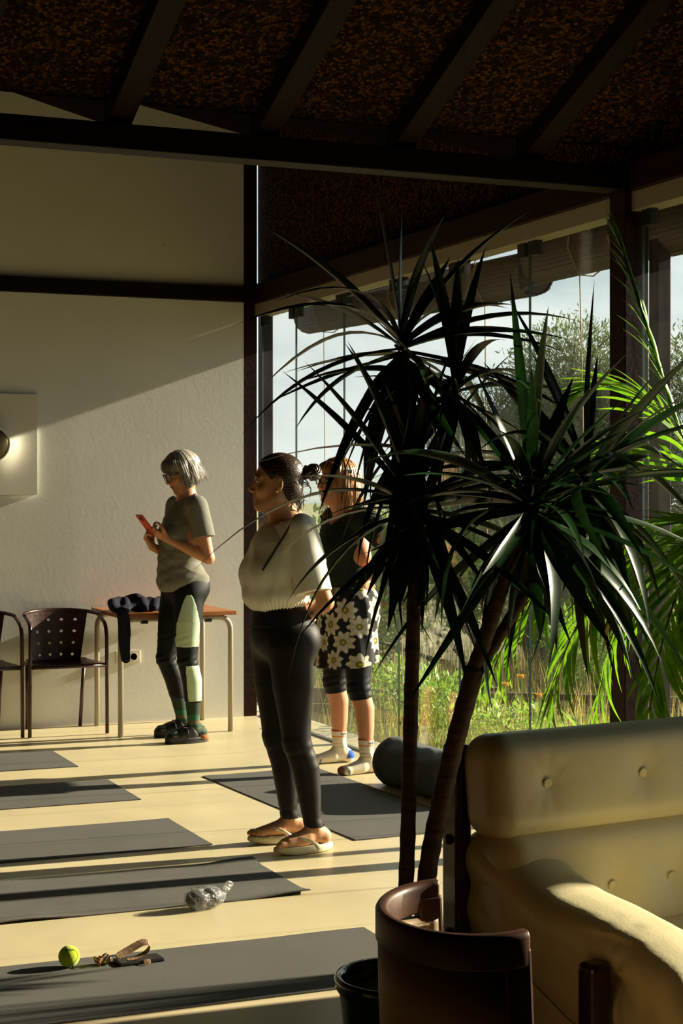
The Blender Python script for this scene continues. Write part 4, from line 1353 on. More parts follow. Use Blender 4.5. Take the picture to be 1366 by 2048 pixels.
# the palm's other fronds, fanning out beyond the picture's right edge: stems one by one, their leaflets joined
b = MB()
rp = random.Random(77)
BACK = [((3.3, 4.35, 1.3), (3.2, 4.0, 1.75), (3.1, 3.75, 1.7), (3.05, 3.55, 1.3)), ((3.4, 4.3, 1.35), (3.4, 3.95, 1.9), (3.38, 3.7, 1.85), (3.36, 3.45, 1.4)),
        ((3.2, 4.45, 1.2), (2.95, 4.2, 1.5), (2.8, 4.0, 1.4), (2.72, 3.85, 1.05)), ((3.5, 4.4, 1.5), (3.55, 4.2, 2.0), (3.5, 4.0, 2.1), (3.45, 3.75, 1.9)),
        ((3.35, 4.5, 1.1), (3.2, 4.2, 1.2), (3.1, 4.0, 1.05), (3.05, 3.8, .75)), ((3.45, 4.6, 1.5), (3.5, 4.5, 1.95), (3.45, 4.3, 2.1), (3.4, 4.1, 2.0))]
for cp in BACK:
    cp = [Vector(p) - PB for p in cp]
    blade = bez(*cp, n=26)
    stem = bez((cp[0].x * .15, cp[0].y * .15, .25), (cp[0].x * .3, cp[0].y * .3, .7), cp[0] - (cp[1] - cp[0]) * .35, cp[0], n=10)
    path = stem[:-1] + blade
    n = len(path)
    MB().tube(path, [.0085 * (1 - .85 * i / n) + .0008 for i in range(n)], 7).build('frond', 'palm_stem', palm, smooth=True)
    for i in range(22):
        t = .06 + .93 * i / 21
        x = t * 26
        a = int(min(25, x)); p = blade[a].lerp(blade[a + 1], x - a)
        tg = (blade[a + 1] - blade[a]).normalized()
        side = tg.cross(Vector((0, 0, 1))).normalized()
        upv = side.cross(tg)
        for s in (-1, 1):
            ang = R(40 * (1.25 - .55 * t) + rp.uniform(-5, 5))
            d = (tg * math.cos(ang) + side * s * math.sin(ang) + upv * rp.uniform(-.05, .15) + Vector((0, 0, -rp.uniform(.05, .25)))).normalized()
            nn = (upv - d * upv.dot(d)).normalized()
            ln = .34 * (1.0 - .55 * abs(t - .38) / .62)
            wv = nn.cross(d) * .014
            q = [p, p + d * ln * .4 + wv, p + d * ln + Vector((0, 0, -.06 * ln)), p + d * ln * .4 - wv]
            b.add(q, [(0, 1, 2, 3)])
o = b.build('far_leaflets', 'palm_leaf', palm)
o['kind'] = 'stuff'
# ------------------------------------------------------------------ people: every figure is modelled facing +y, left side at -x
mat('skin', (1, 1, 1, 1), 0.5, attr='Col', var=0.08, vscale=30, bump=0.03, bscale=300, spec=0.35)
mat('hair', (1, 1, 1, 1), 0.38, attr='Col', spec=0.5)
mat('eye_mat', (1, 1, 1, 1), 0.15, attr='Col', spec=0.6)
mat('cotton_white', srgb(242, 240, 232), 0.85, bump=0.05, bscale=260, trans=0.06)
mat('cotton_grey', srgb(120, 118, 106), 0.9, var=0.1, vscale=40, bump=0.05, bscale=260)
mat('cotton_green', srgb(22, 32, 22), 0.9, var=0.2, vscale=30, bump=0.1, bscale=200)
mat('lycra_brown', srgb(25, 20, 19), 0.55, bump=0.02, bscale=300, spec=0.2)
mat('lycra_black', srgb(14, 14, 15), 0.6, bump=0.02, bscale=300, spec=0.2)
mat('lycra_navy', srgb(18, 17, 26), 0.6, bump=0.02, bscale=300, spec=0.2)
mat('mint_panel', srgb(176, 196, 164), 0.6, bump=0.03, bscale=200)
mat('print_cloth', (1, 1, 1, 1), 0.85, attr='Col', bump=0.03, bscale=260)
mat('sock_cloth', (1, 1, 1, 1), 0.9, attr='Col', bump=0.1, bscale=300)
mat('sandal_cream', srgb(222, 210, 176), 0.55)
mat('sandal_print', srgb(96, 88, 70), 0.6)
mat('clog_black', srgb(20, 19, 18), 0.55, bump=0.05, bscale=150)
mat('cork_sole', srgb(168, 104, 52), 0.85, var=0.3, vscale=90)
mat('frame_black', srgb(20, 15, 13), 0.25, spec=0.6)
mat('frame_red', srgb(70, 26, 20), 0.3)
mat('lens', srgb(230, 232, 228), 0.05)
MATS['lens'].node_tree.nodes['Principled BSDF'].inputs['Alpha'].default_value = 0.12
mat('orange_case', srgb(206, 74, 28), 0.45)
mat('braid_black', srgb(26, 20, 17), 0.6)
mat('gold', srgb(220, 170, 80), 0.25, metal=1.0)
mat('scrunchie', srgb(30, 20, 18), 0.8)
mat('cloth_red', srgb(196, 60, 60), 0.7)

def V3(*a): return np.array(a, float)

class Head:
    """head frame: centre c, yaw to the person's right (deg), pitch down (deg)"""
    def __init__(self, c, yaw=0, pitch=0, s=1.0, roll=0):
        self.c = np.array(c, float); self.s = s
        self.M = rotm('Z', -yaw) @ rotm('X', -pitch) @ rotm('Y', roll)
    def p(self, x, y, z): return self.c + self.M @ (np.array((x, y, z), float) * self.s)
    def inv(self, V): return ((V - self.c) @ self.M) / self.s
    def ell(self, fm, c, r, k=.015, op='add', rot=None):
        fm.ell(self.p(*c), np.array(r) * self.s, k, op, self.M if rot is None else self.M @ rot)
    def cone(self, fm, a, b, ra, rb, k=.01, op='add'):
        fm.cone(self.p(*a), self.p(*b), ra * self.s, rb * self.s, k, op)
    def chain(self, fm, pts, r, k=.01, op='add'):
        fm.chain([self.p(*q) for q in pts], [x * self.s for x in r] if isinstance(r, list) else r * self.s, k, op)

def add_head(fm, H, smile=0.0, nose=1.0):
    H.ell(fm, (0, -.012, .036), (.072, .093, .080), .02)
    H.ell(fm, (0, .022, -.03), (.058, .066, .078), .035)
    H.cone(fm, (0, .060, -.092), (0, .066, -.094), .021, .020, .022)
    for s in (-1, 1):
        H.cone(fm, (s * .052, .0, -.062), (s * .014, .058, -.096), .017, .015, .025)
        H.ell(fm, (s * .039, .058, -.030), (.024, .022, .022), .02)
        H.cone(fm, (s * .012, .082, .028), (s * .044, .064, .024), .010, .008, .012)
        H.ell(fm, (s * .031, .094, .006), (.0175, .014, .0115), .010, 'cut')
        H.ell(fm, (s * .031, .0725, .010), (.0165, .0135, .0105), .004)
        H.ell(fm, (s * .0100, .097 * nose, -.036), (.0062, .0080, .0058), .005)
        # ear: rim, bowl and lobe
        er = rotm('Z', s * 22)
        H.ell(fm, (s * .075, -.008, -.004), (.007, .0165, .030), .006, rot=er)
        H.ell(fm, (s * .083, -.008, .002), (.006, .009, .016), .004, 'cut', rot=er)
        H.ell(fm, (s * .075, .0, -.030), (.006, .009, .010), .006)
    H.chain(fm, [(0, .083, .014), (0, .094 * nose, -.010), (0, .1055 * nose, -.029), (0, .101 * nose, -.036)], [.0068, .0078, .0088, .0072], .007)
    H.ell(fm, (0, .082, -.058), (.022, .012, .016), .012)
    # lips
    sm = smile
    H.chain(fm, [(-.022, .074, -.062 + .006 * sm), (-.008, .0865, -.0615), (0, .0885, -.0625), (.008, .0865, -.0615), (.022, .074, -.062 + .006 * sm)], [.0025, .005, .0048, .005, .0025], .004)
    H.chain(fm, [(-.020, .073, -.065 + .006 * sm), (0, .0855, -.0725), (.020, .073, -.065 + .006 * sm)], [.0025, .0062, .0025], .004)
    H.chain(fm, [(-.021, .082, -.0655 + .006 * sm), (0, .095, -.0672), (.021, .082, -.0655 + .006 * sm)], [.001, .0018, .001], .002, 'cut')

def skin_color(H, base, lip, brow):
    def fn(V):
        L = H.inv(V)
        C = np.tile(np.array(base[:3]), (len(V), 1))
        x, y, z = L[:, 0], L[:, 1], L[:, 2]
        ch = np.exp(-(((np.abs(x) - .042) / .02) ** 2 + ((z + .03) / .02) ** 2)) * (y > .03)
        C *= (1 - ch[:, None] * np.array([.0, .12, .14]))
        lp = (np.abs(x) < .023) & (y > .07) & (np.abs(z + .066) < .0105 * (1 - (np.abs(x) / .026) ** 2))
        C[lp] = lip[:3]
        bz = .0285 - .25 * (np.abs(x) - .03) ** 1 * (np.abs(x) > .03)
        bw = (np.abs(np.abs(x) - .031) < .019) & (y > .05) & (np.abs(z - bz) < .0035)
        C[bw] = brow[:3]
        # lash line
        la = (np.abs(np.abs(x) - .031) < .015) & (y > .06) & (np.abs(z - .0065) < .0022)
        C[la] = np.array(brow[:3]) * .7
        return C
    return fn

def eyes(H, parent, iris):
    for s in (-1, 1):
        fm = Form((-.016, -.016, -.016), (.016, .016, .016), .0016)
        fm.ell((0, 0, 0), (.0125, .0125, .0125), 0)
        def col(V, iris=iris):
            C = np.tile(np.array([.50, .46, .42]), (len(V), 1))
            a = np.hypot(V[:, 0], V[:, 2]); f = V[:, 1] > 0
            C[f & (a < .0062)] = iris[:3]; C[f & (a < .003)] = (.01, .01, .01)
            return C
        o = fm.build('eye', 'eye_mat', parent, col)
        M = Matrix(H.M.tolist()).to_4x4()
        o.matrix_local = Matrix.Translation(Vector(H.p(s * .031, .0758, .0050))) @ M
        o.scale = (H.s, H.s, H.s * .62)

def limb(a, b, t): return np.array(a, float) * (1 - t) + np.array(b, float) * t

def add_arm(fm, sh, el, wr, off=0.0, upto=1.0, s=1.0, k=.03):
    sh, el, wr = map(lambda q: np.array(q, float), (sh, el, wr))
    fm.chain([sh, limb(sh, el, .45), el], [(.047 + off) * s, (.041 + off) * s, (.034 + off) * s], k)
    fm.chain([el, limb(el, wr, .28), limb(el, wr, .8), wr], [(.034 + off) * s, (.036 + off) * s, (.026 + off) * s, (.0225 + off) * s], .012)

def add_hand(fm, wr, d, pn, thumb_side, curl=(20, 35, 30), spread=4, s=.92, tcurl=15):
    """wr wrist, d direction of the hand, pn direction the palm faces, thumb_side unit vector towards the thumb"""
    wr = np.array(wr, float)
    d = np.array(d, float); d /= np.linalg.norm(d)
    pn = np.array(pn, float); pn -= d * (pn @ d); pn /= np.linalg.norm(pn)
    sd = np.cross(d, pn)
    if sd @ np.array(thumb_side, float) < 0: sd = -sd
    fm.chain([wr, wr + d * .02 * s], [.0215 * s, .021 * s], .012)
    for t in (-.026, -.009, .009, .026):
        fm.cone(wr + d * .012 * s + sd * t * .6 * s, wr + (d * .082 + sd * t) * s, .0145 * s, .0115 * s, .012)
    L = {.027: (.036, .024, .019), .0095: (.041, .027, .02), -.0085: (.038, .025, .019), -.0255: (.029, .019, .017)}
    for i, (t, seg) in enumerate(L.items()):
        p = wr + (d * .083 + sd * t) * s
        ang = 0.0
        dd = d + sd * math.tan(R(spread)) * (t / .026)
        dd /= np.linalg.norm(dd)
        pts, rad = [p - d * .01 * s, p], [.0098 * s, .0095 * s]
        for q in range(3):
            ang += R(curl[q] + 3 * i * (curl[q] > 25))
            v = dd * math.cos(ang) + pn * math.sin(ang)
            p = p + v * seg[q] * s
            pts.append(p); rad.append((.0088, .0082, .0068)[q] * s)
        fm.chain(pts, rad, .0025)
    p0 = wr + (d * .022 + sd * .022 + pn * .004) * s
    v1 = d * .72 + sd * .62 + pn * .3; v1 /= np.linalg.norm(v1)
    p1 = p0 + v1 * .042 * s
    v2 = d * .9 + sd * .25 + pn * math.tan(R(tcurl)); v2 /= np.linalg.norm(v2)
    p2 = p1 + v2 * .032 * s
    v3 = d * .95 - sd * .05 + pn * math.tan(R(tcurl)); v3 /= np.linalg.norm(v3)
    p3 = p2 + v3 * .024 * s
    fm.chain([p0, p1, p2, p3], [.0145 * s, .0115 * s, .0098 * s, .0078 * s], .006)

def add_leg(fm, hip, kn, an, off=0.0, k=.04, w=1.0, ktop=.085):
    hip, kn, an = map(lambda q: np.array(q, float), (hip, kn, an))
    kp = kn + np.array((0, -.008, .0))
    fm.chain([hip, limb(hip, kn, .4), limb(hip, kn, .82), kn], [ktop * w + off, .077 * w + off, .056 * w + off, .051 * w + off], k)
    c1 = limb(kn, an, .3) + np.array((0, -.016, 0)); c2 = limb(kn, an, .6) + np.array((0, -.010, 0))
    fm.chain([kn, c1, c2, limb(kn, an, .88), an], [.050 * w + off, .050 * w + off, .042 * w + off, .031 * w + off, .031 * w + off], .012)

def add_foot(fm, an, z0, yaw=0.0, toes=True, s=1.0, off=0.0):
    """an ankle joint; sole at z0; yaw turns the toes outwards"""
    an = np.array(an, float)
    M = rotm('Z', yaw)
    def q(x, y, z): return np.array((an[0], an[1], 0)) + M @ np.array((x * s, y * s, 0)) + np.array((0, 0, z0 + z * s))
    side = 1 if yaw < 0 else -1      # outer side of the foot
    fm.chain([an, q(0, -.012, .055)], [.031 + off, .032 + off], .012)
    fm.chain([q(0, -.035, .03), q(0, .03, .038), q(0, .09, .024), q(0, .135, .018)], [.029 * s + off, .031 * s + off, .0245 * s + off, .018 * s + off], .025)
    fm.chain([q(-.018, .04, .028), q(-.022, .12, .018)], [.022 * s + off, .0165 * s + off], .02)
    fm.chain([q(.018, .04, .026), q(.02, .11, .016)], [.021 * s + off, .0155 * s + off], .02)
    fm.ell(q(0, -.05, .028), np.array((.03, .026, .03)) * s + off, .02)
    for sx in (-1, 1): fm.ell(an + np.array((sx * .026, -.004, .004)), (.011 + off, .013 + off, .014 + off), .01)
    if toes:
        for i, (x, y, r, l) in enumerate(((.024, .140, .0125, .035), (.007, .142, .0095, .032), (-.007, .135, .009, .028), (-.019, .125, .0085, .024), (-.030, .112, .008, .02))):
            x *= side
            fm.chain([q(x * .92, y - .02, .014), q(x, y + l * .45, .016), q(x, y + l * .8, .0105)], [r * s + off, r * s + off, r * .85 * s + off], .003)
    else:
        fm.chain([q(-.018, .13, .016), q(.016, .145, .016)], [.015 * s + off, .016 * s + off], .02)
    fm.half_box = None

def flat_sole(fm, z0):
    """flatten what would sink below the sole"""
    k = int(max(0, math.ceil((z0 - fm.lo[2]) / fm.h)))
    fm.d[:, :, :k] = np.maximum(fm.d[:, :, :k], .002)

def add_torso(fm, P, off=0.0):
    pz, wz, cz, sz = P['pelvis'], P['waist'], P['chest'], P['shz']
    w = P.get('w', 1.0); dp = P.get('dp', 1.0)
    y0 = P.get('y0', 0.0)
    fm.ell((0, y0, pz), (.158 * w + off, .112 * dp + off, .115 + off), .03)
    fm.ell((0, y0 + .005, wz), (.128 * w + off, .092 * dp + off, .125 + off), .06)
    fm.ell((0, y0 + P.get('cy', 0), cz), (.142 * w + off, .104 * dp + off, .16 + off), .06)
    L, Rr = np.array(P['shL'], float), np.array(P['shR'], float)
    fm.chain([L * .85 + np.array((0, 0, .004)), (L + Rr) / 2 + np.array((0, -.012, .028)), Rr * .85 + np.array((0, 0, .004))], [.05 + off, .062 + off, .05 + off], .05)
    b = P.get('bust', .052)
    for s in (-1, 1):
        fm.ell((s * .068, y0 + P.get('cy', 0) + .075, cz - .03), (b + .008 + off, b + off, b + off), .04)
        fm.ell((s * .072, y0 - .058, pz - .02), (.078 + off, .075 + off, .085 + off), .04)

def surf(fm, p, dirv, off, step=.002, n=200):
    """march from p along dirv until just outside the form"""
    p = np.array(p, float); dirv = np.array(dirv, float); dirv /= np.linalg.norm(dirv)
    last = None
    for i in range(n):
        q = p + dirv * step * i
        j = np.round((q - fm.lo) / fm.h).astype(int)
        if ((j < 0) | (j >= fm.n)).any(): break
        if fm.d[tuple(j)] > off: return q
    return p

def patch(name, fm, mask, off, m, parent, color=None):
    """a fitted piece of cloth: the part of the skin of fm where mask holds, lifted by off"""
    Vv, F = fm.net()
    keep = mask(Vv)
    Fk = F[keep[F].all(1)]
    used = np.unique(Fk)
    mp = np.full(len(Vv), -1); mp[used] = np.arange(len(used))
    N = np.zeros_like(Vv)
    fn = np.cross(Vv[F[:, 2]] - Vv[F[:, 0]], Vv[F[:, 3]] - Vv[F[:, 1]])
    for i in range(4): np.add.at(N, F[:, i], fn)
    N /= np.maximum(np.linalg.norm(N, axis=1), 1e-9)[:, None]
    Vn = (Vv + N * off)[used]
    me = mesh_np(name, Vn, mp[Fk], True)
    if color is not None:
        C = np.concatenate([color(Vn), np.ones((len(Vn), 1))], 1).astype(np.float32)
        at = me.color_attributes.new('Col', 'FLOAT_COLOR', 'POINT'); at.data.foreach_set('color', C.ravel())
    o = obj(name, me, m, parent)
    md = o.modifiers.new('solid', 'SOLIDIFY'); md.thickness = .002; md.offset = 1
    return o

def folds(amp, seed, fx=28, fz=20):
    rg = np.random.default_rng(seed)
    K = [(rg.normal(size=3) * np.array([fx, fx, fz]), rg.uniform(0, 6), rg.uniform(.4, 1)) for _ in range(7)]
    def fn(x, y, z):
        o = 0
        for (kv, ph, a) in K:
            s = np.sin(kv[0] * x + kv[1] * y + kv[2] * z + ph + 1.3 * np.sin(kv[2] * .4 * x + kv[0] * .5 * z))
            o = o + a * (1 - np.abs(s)) ** 2
        return amp * (1.2 - o / 2.2)
    return fn

def strands(name, H, paths, r, m, parent, colors):
    """single locks of hair as thin tapering tubes, one mesh"""
    b = MB(); cols = []
    for i, path in enumerate(paths):
        pts = [Vector(H.p(*q)) for q in path]
        if len(pts) == 4: pts = bez(*pts, n=8)
        k = len(pts)
        n0 = len(b.v)
        b.tube(pts, [r * (.35 + .65 * min(1, 4 * j / (k - 1))) * (1 - .8 * (j / (k - 1)) ** 2) for j in range(k)], 5)
        cols += [colors[i % len(colors)][:3]] * (len(b.v) - n0)
    me = b.mesh(name, True)
    at = me.color_attributes.new('Col', 'FLOAT_COLOR', 'POINT')
    at.data.foreach_set('color', np.array([tuple(c) + (1,) for c in cols], np.float32).ravel())
    return obj(name, me, m, parent)

def spectacles(H, parent, m, w=.026, hgt=.019, z=.002, y=.098, square=True):
    g = bpy.data.objects.new('spectacles', None); link(g, parent)
    for s in (-1, 1):
        pts = []
        for k in range(25):
            a = 2 * PI * k / 24
            c, sn = math.cos(a), math.sin(a)
            if square:
                e = .45
                c, sn = math.copysign(abs(c) ** e, c), math.copysign(abs(sn) ** e, sn)
            pts.append(Vector(H.p(s * .032 + c * w, y - .010 * abs((s * .032 + c * w) / .06) ** 2, z + sn * hgt)))
        MB().tube(pts, .0032, 6, False).build('rim', m, g, smooth=True)
        MB().add(pts[:-1], [tuple(range(24))]).build('lens', 'lens', g)
        MB().tube([H.p(s * .058, y - .01, z + .01), H.p(s * .074, y - .03, z + .009), H.p(s * .079, .0, z + .006), H.p(s * .076, -.02, z - .01)], .003, 6).build('temple', m, g, smooth=True)
    MB().tube([H.p(-.008, y, z + .006), H.p(0, y + .004, z + .008), H.p(.008, y, z + .006)], .0024, 6).build('bridge', m, g, smooth=True)
    return g
# ------------------------------------------------------------------ woman in white T-shirt and dark leggings, hands behind her back
W1 = thing('person', 'person in white T-shirt, dark leggings and cream flip-flops, hair in a bun', 'person', (2.50, 6.50, 0), R(90))
P1 = dict(pelvis=.875, waist=1.0, chest=1.165, shz=1.31, shL=(-.168, .0, 1.305), shR=(.168, .0, 1.305), y0=.03, cy=.0, w=.98, dp=1.05, bust=.05)
hipL, kneeL, ankL = (-.088, .02, .82), (-.100, .0, .445), (-.108, -.072, .095)
hipR, kneeR, ankR = (.088, .03, .82), (.100, .012, .445), (.110, -.052, .095)
elL, wrL = (-.215, -.078, 1.015), (.045, -.122, .955)
elR, wrR = (.225, -.07, 1.02), (.155, -.135, .945)
H1 = Head((0, .050, 1.492), yaw=17, pitch=-3, s=1.0)
b1 = Form((-.30, -.27, 0.0), (.30, .26, 1.64), .004)
add_torso(b1, P1)
b1.chain([(0, -.005, 1.30), (0, .012, 1.37), H1.p(0, -.02, -.045)], [.058, .050, .052], .035)
b1.cone(H1.p(0, .03, -.085), (0, .035, 1.34), .03, .03, .03)
for (h, k, a) in ((hipL, kneeL, ankL), (hipR, kneeR, ankR)): add_leg(b1, h, k, a)
add_foot(b1, ankL, .030, yaw=6); add_foot(b1, ankR, .030, yaw=-6)
add_arm(b1, P1['shL'], elL, wrL); add_arm(b1, P1['shR'], elR, wrR)
add_hand(b1, wrL, (1, .02, -.05), (0, -1, 0), (0, 0, 1), (25, 30, 20))
add_hand(b1, wrR, (-1, -.10, .05), (0, 1, 0), (0, 0, 1), (15, 25, 20))
add_head(b1, H1, smile=1.0)
body = b1.build('body', 'skin', W1, skin_color(H1, srgb(206, 150, 110), srgb(182, 96, 82), srgb(40, 22, 14)), smooth_it=1)
eyes(H1, W1, srgb(60, 34, 20))

# hair drawn back into a bun
hf = Form((-.13, -.20, 1.36), (.13, .18, 1.64), .003)
H1.ell(hf, (0, -.014, .040), (.0795, .101, .0855), 0)
H1.ell(hf, (0, -.055, -.03), (.062, .055, .055), .03)
nn = H1.M @ np.array((0, .76, -.65))
hf.half(H1.p(0, .078, .068), nn, .012)
for s in (-1, 1): H1.ell(hf, (s * .082, .004, -.018), (.022, .028, .045), .008, 'cut')
def g1(x, y, z):
    L = H1.inv(np.stack([x, y, z], 1)) - np.array((0, -.10, .045))
    a = np.arctan2(L[:, 0], L[:, 2] + .02)
    return .0009 * np.sin(52 * a + 6 * L[:, 1] * 10) + .0007 * np.sin(115 * a)
hf.warp(g1, .02)
def hc1(V):
    L = H1.inv(V)
    a = np.arctan2(L[:, 0], L[:, 2] - .02)
    t = .5 + .5 * np.sin(37 * a + 20 * L[:, 1])
    return np.array(srgb(30, 17, 11)[:3]) * (1 - t)[:, None] + np.array(srgb(62, 34, 20)[:3]) * t[:, None]
hair1 = hf.build('hair', 'hair', W1, hc1)
bf1 = Form(H1.p(0, -.15, .05) - .06, H1.p(0, -.15, .05) + .06, .003)
bc = H1.p(0, -.150, .052)
bf1.ell(bc, (.033, .033, .035), 0)
bf1.warp(lambda x, y, z: .003 * np.sin(9 * np.arctan2(z - bc[2], y - bc[1]) + 260 * (x - bc[0]) + 3) + .0012 * np.sin(420 * (x - bc[0]) + 5 * np.arctan2(z - bc[2], y - bc[1])), .02)
bf1.build('bun', 'hair', hair1, lambda V: np.tile(np.array(srgb(64, 34, 20)[:3]), (len(V), 1)) * (.5 + .5 * np.sin(300 * V[:, 0:1] + 100 * V[:, 2:3])))
b = MB()
c0, ax = Vector(H1.p(0, -.118, .050)), Vector(H1.M @ np.array((0, -1, .05))).normalized()
u = ax.orthogonal().normalized(); w_ = ax.cross(u)
b.tube([c0 + (u * math.cos(a) + w_ * math.sin(a)) * (.021 + .003 * math.sin(7 * a)) for a in [2 * PI * k / 36 for k in range(37)]], .0075, 8, False)
b.build('scrunchie', 'scrunchie', hair1, smooth=True)
rs = random.Random(5)
pth = []
for k in range(26):
    x = rs.uniform(-.05, .05)
    y, z = -.09 + rs.uniform(-.02, .01), -.05 + rs.uniform(-.02, .02)
    L = rs.uniform(.03, .075)
    pth.append([(x, y, z), (x + rs.uniform(-.02, .02), y - .022, z - L * .3), (x + rs.uniform(-.025, .025), y + rs.uniform(-.02, .02), z - L * .8), (x + rs.uniform(-.02, .02), y - rs.uniform(0, .03), z - L)])
for k in range(10):
    pth.append([(rs.uniform(-.03, .03), -.11, .0 + rs.uniform(-.02, .03)), (rs.uniform(-.04, .04), -.14, .01), (rs.uniform(-.03, .03), -.15, -.02), (rs.uniform(-.03, .03), -.14, -.03 - rs.uniform(0, .03))])
strands('loose_curls', H1, pth, .0022, 'hair', hair1, [srgb(34, 18, 12), srgb(58, 32, 19), srgb(44, 24, 15)])
b = MB().lathe([(.0005, -.0035), (.0028, -.002), (.0034, 0), (.0028, .002), (.0005, .0035)], 10)
b.build('earring', 'gold', W1, tuple(H1.p(-.083, .002, -.036)), smooth=True)

# boxy T-shirt bloused over the waistband
s1 = Form((-.30, -.20, .90), (.30, .27, 1.42), .004)
s1.ell((0, .045, 1.14), (.172, .128, .17), 0)
s1.ell((0, .02, 1.22), (.17, .118, .14), .05)
s1.ell((0, .055, 1.035), (.168, .138, .085), .05)
s1.chain([(-.15, -.002, 1.305), (0, -.012, 1.335), (.15, -.002, 1.305)], [.062, .068, .062], .05)
for s in (-1, 1): s1.ell((s * .062, .125, 1.125), (.068, .066, .068), .05)
for sh_, el_ in ((P1['shL'], elL), (P1['shR'], elR)): s1.chain([np.array(sh_, float) * .95, limb(sh_, el_, .45)], [.064, .060], .03)
s1.chain([(0, -.004, 1.315), (0, .012, 1.352)], [.064, .058], .02)
s1.half((0, .02, 1.346), (0, .30, 1), .004)
s1.warp(folds(.0060, 3, 14, 9), .03)
s1.warp(lambda x, y, z: .004 * np.sin(60 * np.arctan2(y - .04, x) + 30 * z) * np.exp(-((z - .985) / .035) ** 2), .03)
s1.half((0, 0, .962), (0, 0, -1), .012)
shirt = s1.build('t_shirt', 'cotton_white', W1)
for s, el in ((-1, elL), (1, elR)):
    sv = Form((-.34, -.2, .98) if s < 0 else (.08, -.2, .98), (-.08, .15, 1.40) if s < 0 else (.34, .15, 1.40), .004)
    sh = np.array((s * .158, 0, 1.305)); e = np.array((s * .208, -.035, 1.035))
    sv.chain([sh, limb(sh, e, .4), limb(sh, e, 1.05)], [.068, .074, .080], 0, flat=((1, 0, 0), .95))
    sv.warp(folds(.004, 8 + s, 12, 8), .03)
    sv.half((s * .2, -.03, 1.052), (s * .25, -.1, -1), .0)
    sv.chain([limb(sh, e, .97), limb(sh, e, 1.3)], [.040, .060], .004, 'cut')
    sv.build('sleeve', 'cotton_white', shirt)
b = MB()
b.tube([(.061 * math.cos(a), 0.010 + .058 * math.sin(a), 1.340 - .018 * math.sin(a)) for a in [2 * PI * k / 40 for k in range(41)]], .006, 8, False)
b.build('collar', 'cotton_white', shirt, smooth=True)
# braided cord across the chest
pp = []
for k in range(22):
    t = k / 21
    p = np.array((-.065 - .03 * t, -.01 + .155 * t, 1.35 - .21 * t))
    q = surf(s1, p, (-1, .35, .15), .003)
    pp.append(q)
pp = [Vector(q) for q in pp]
for ph in (0, PI):
    pass
bm_ = MB()
n = 90
dense = []
for i in range(n):
    x = i / (n - 1) * (len(pp) - 1); a = min(int(x), len(pp) - 2)
    dense.append(pp[a].lerp(pp[a + 1], x - a))
for ph in (0, 2 * PI / 3, 4 * PI / 3):
    bm_.tube([p + Vector((-.0025 * abs(math.sin(.9 * i + ph)), .0028 * math.cos(.9 * i + ph), .0028 * math.sin(.9 * i + ph))) for i, p in enumerate(dense)], .0024, 5)
bm_.build('braided_cord', 'braid_black', W1, smooth=True)

# high-waisted leggings
l1 = Form((-.24, -.20, .06), (.24, .24, 1.02), .004)
tp = dict(P1); tp['w'] = .99
l1.ell((0, .03, .875), (.158, .122, .118), .03); l1.ell((0, .04, .97), (.138, .105, .11), .05)
for s in (-1, 1): l1.ell((s * .072, -.032, .855), (.082, .080, .088), .04)
for (h, k, a) in ((hipL, kneeL, ankL), (hipR, kneeR, ankR)): add_leg(l1, h, k, a, .0065)
l1.warp(lambda x, y, z: .0016 * np.exp(-((z - .918 + .08 * y) / .004) ** 2) + .0012 * np.sin(130 * z + 40 * y) * np.exp(-((z - .42) / .05) ** 2) + .001 * np.sin(150 * z) * np.exp(-((z - .13) / .03) ** 2), .02)
l1.half((0, 0, .098), (0, 0, -1)); l1.half((0, 0, 1.0), (0, 0, 1), .01)
lg = l1.build('leggings', 'lycra_brown', W1)
for (a, s) in ((ankL, -1), (ankR, 1)):
    pts = [(a[0] + .0385 * math.cos(t), a[1] - .004 + .0385 * math.sin(t), .104) for t in [2 * PI * k / 30 for k in range(31)]]
    MB().tube(pts, .0022, 6, False).build('hem', 'lycra_brown', lg, smooth=True)

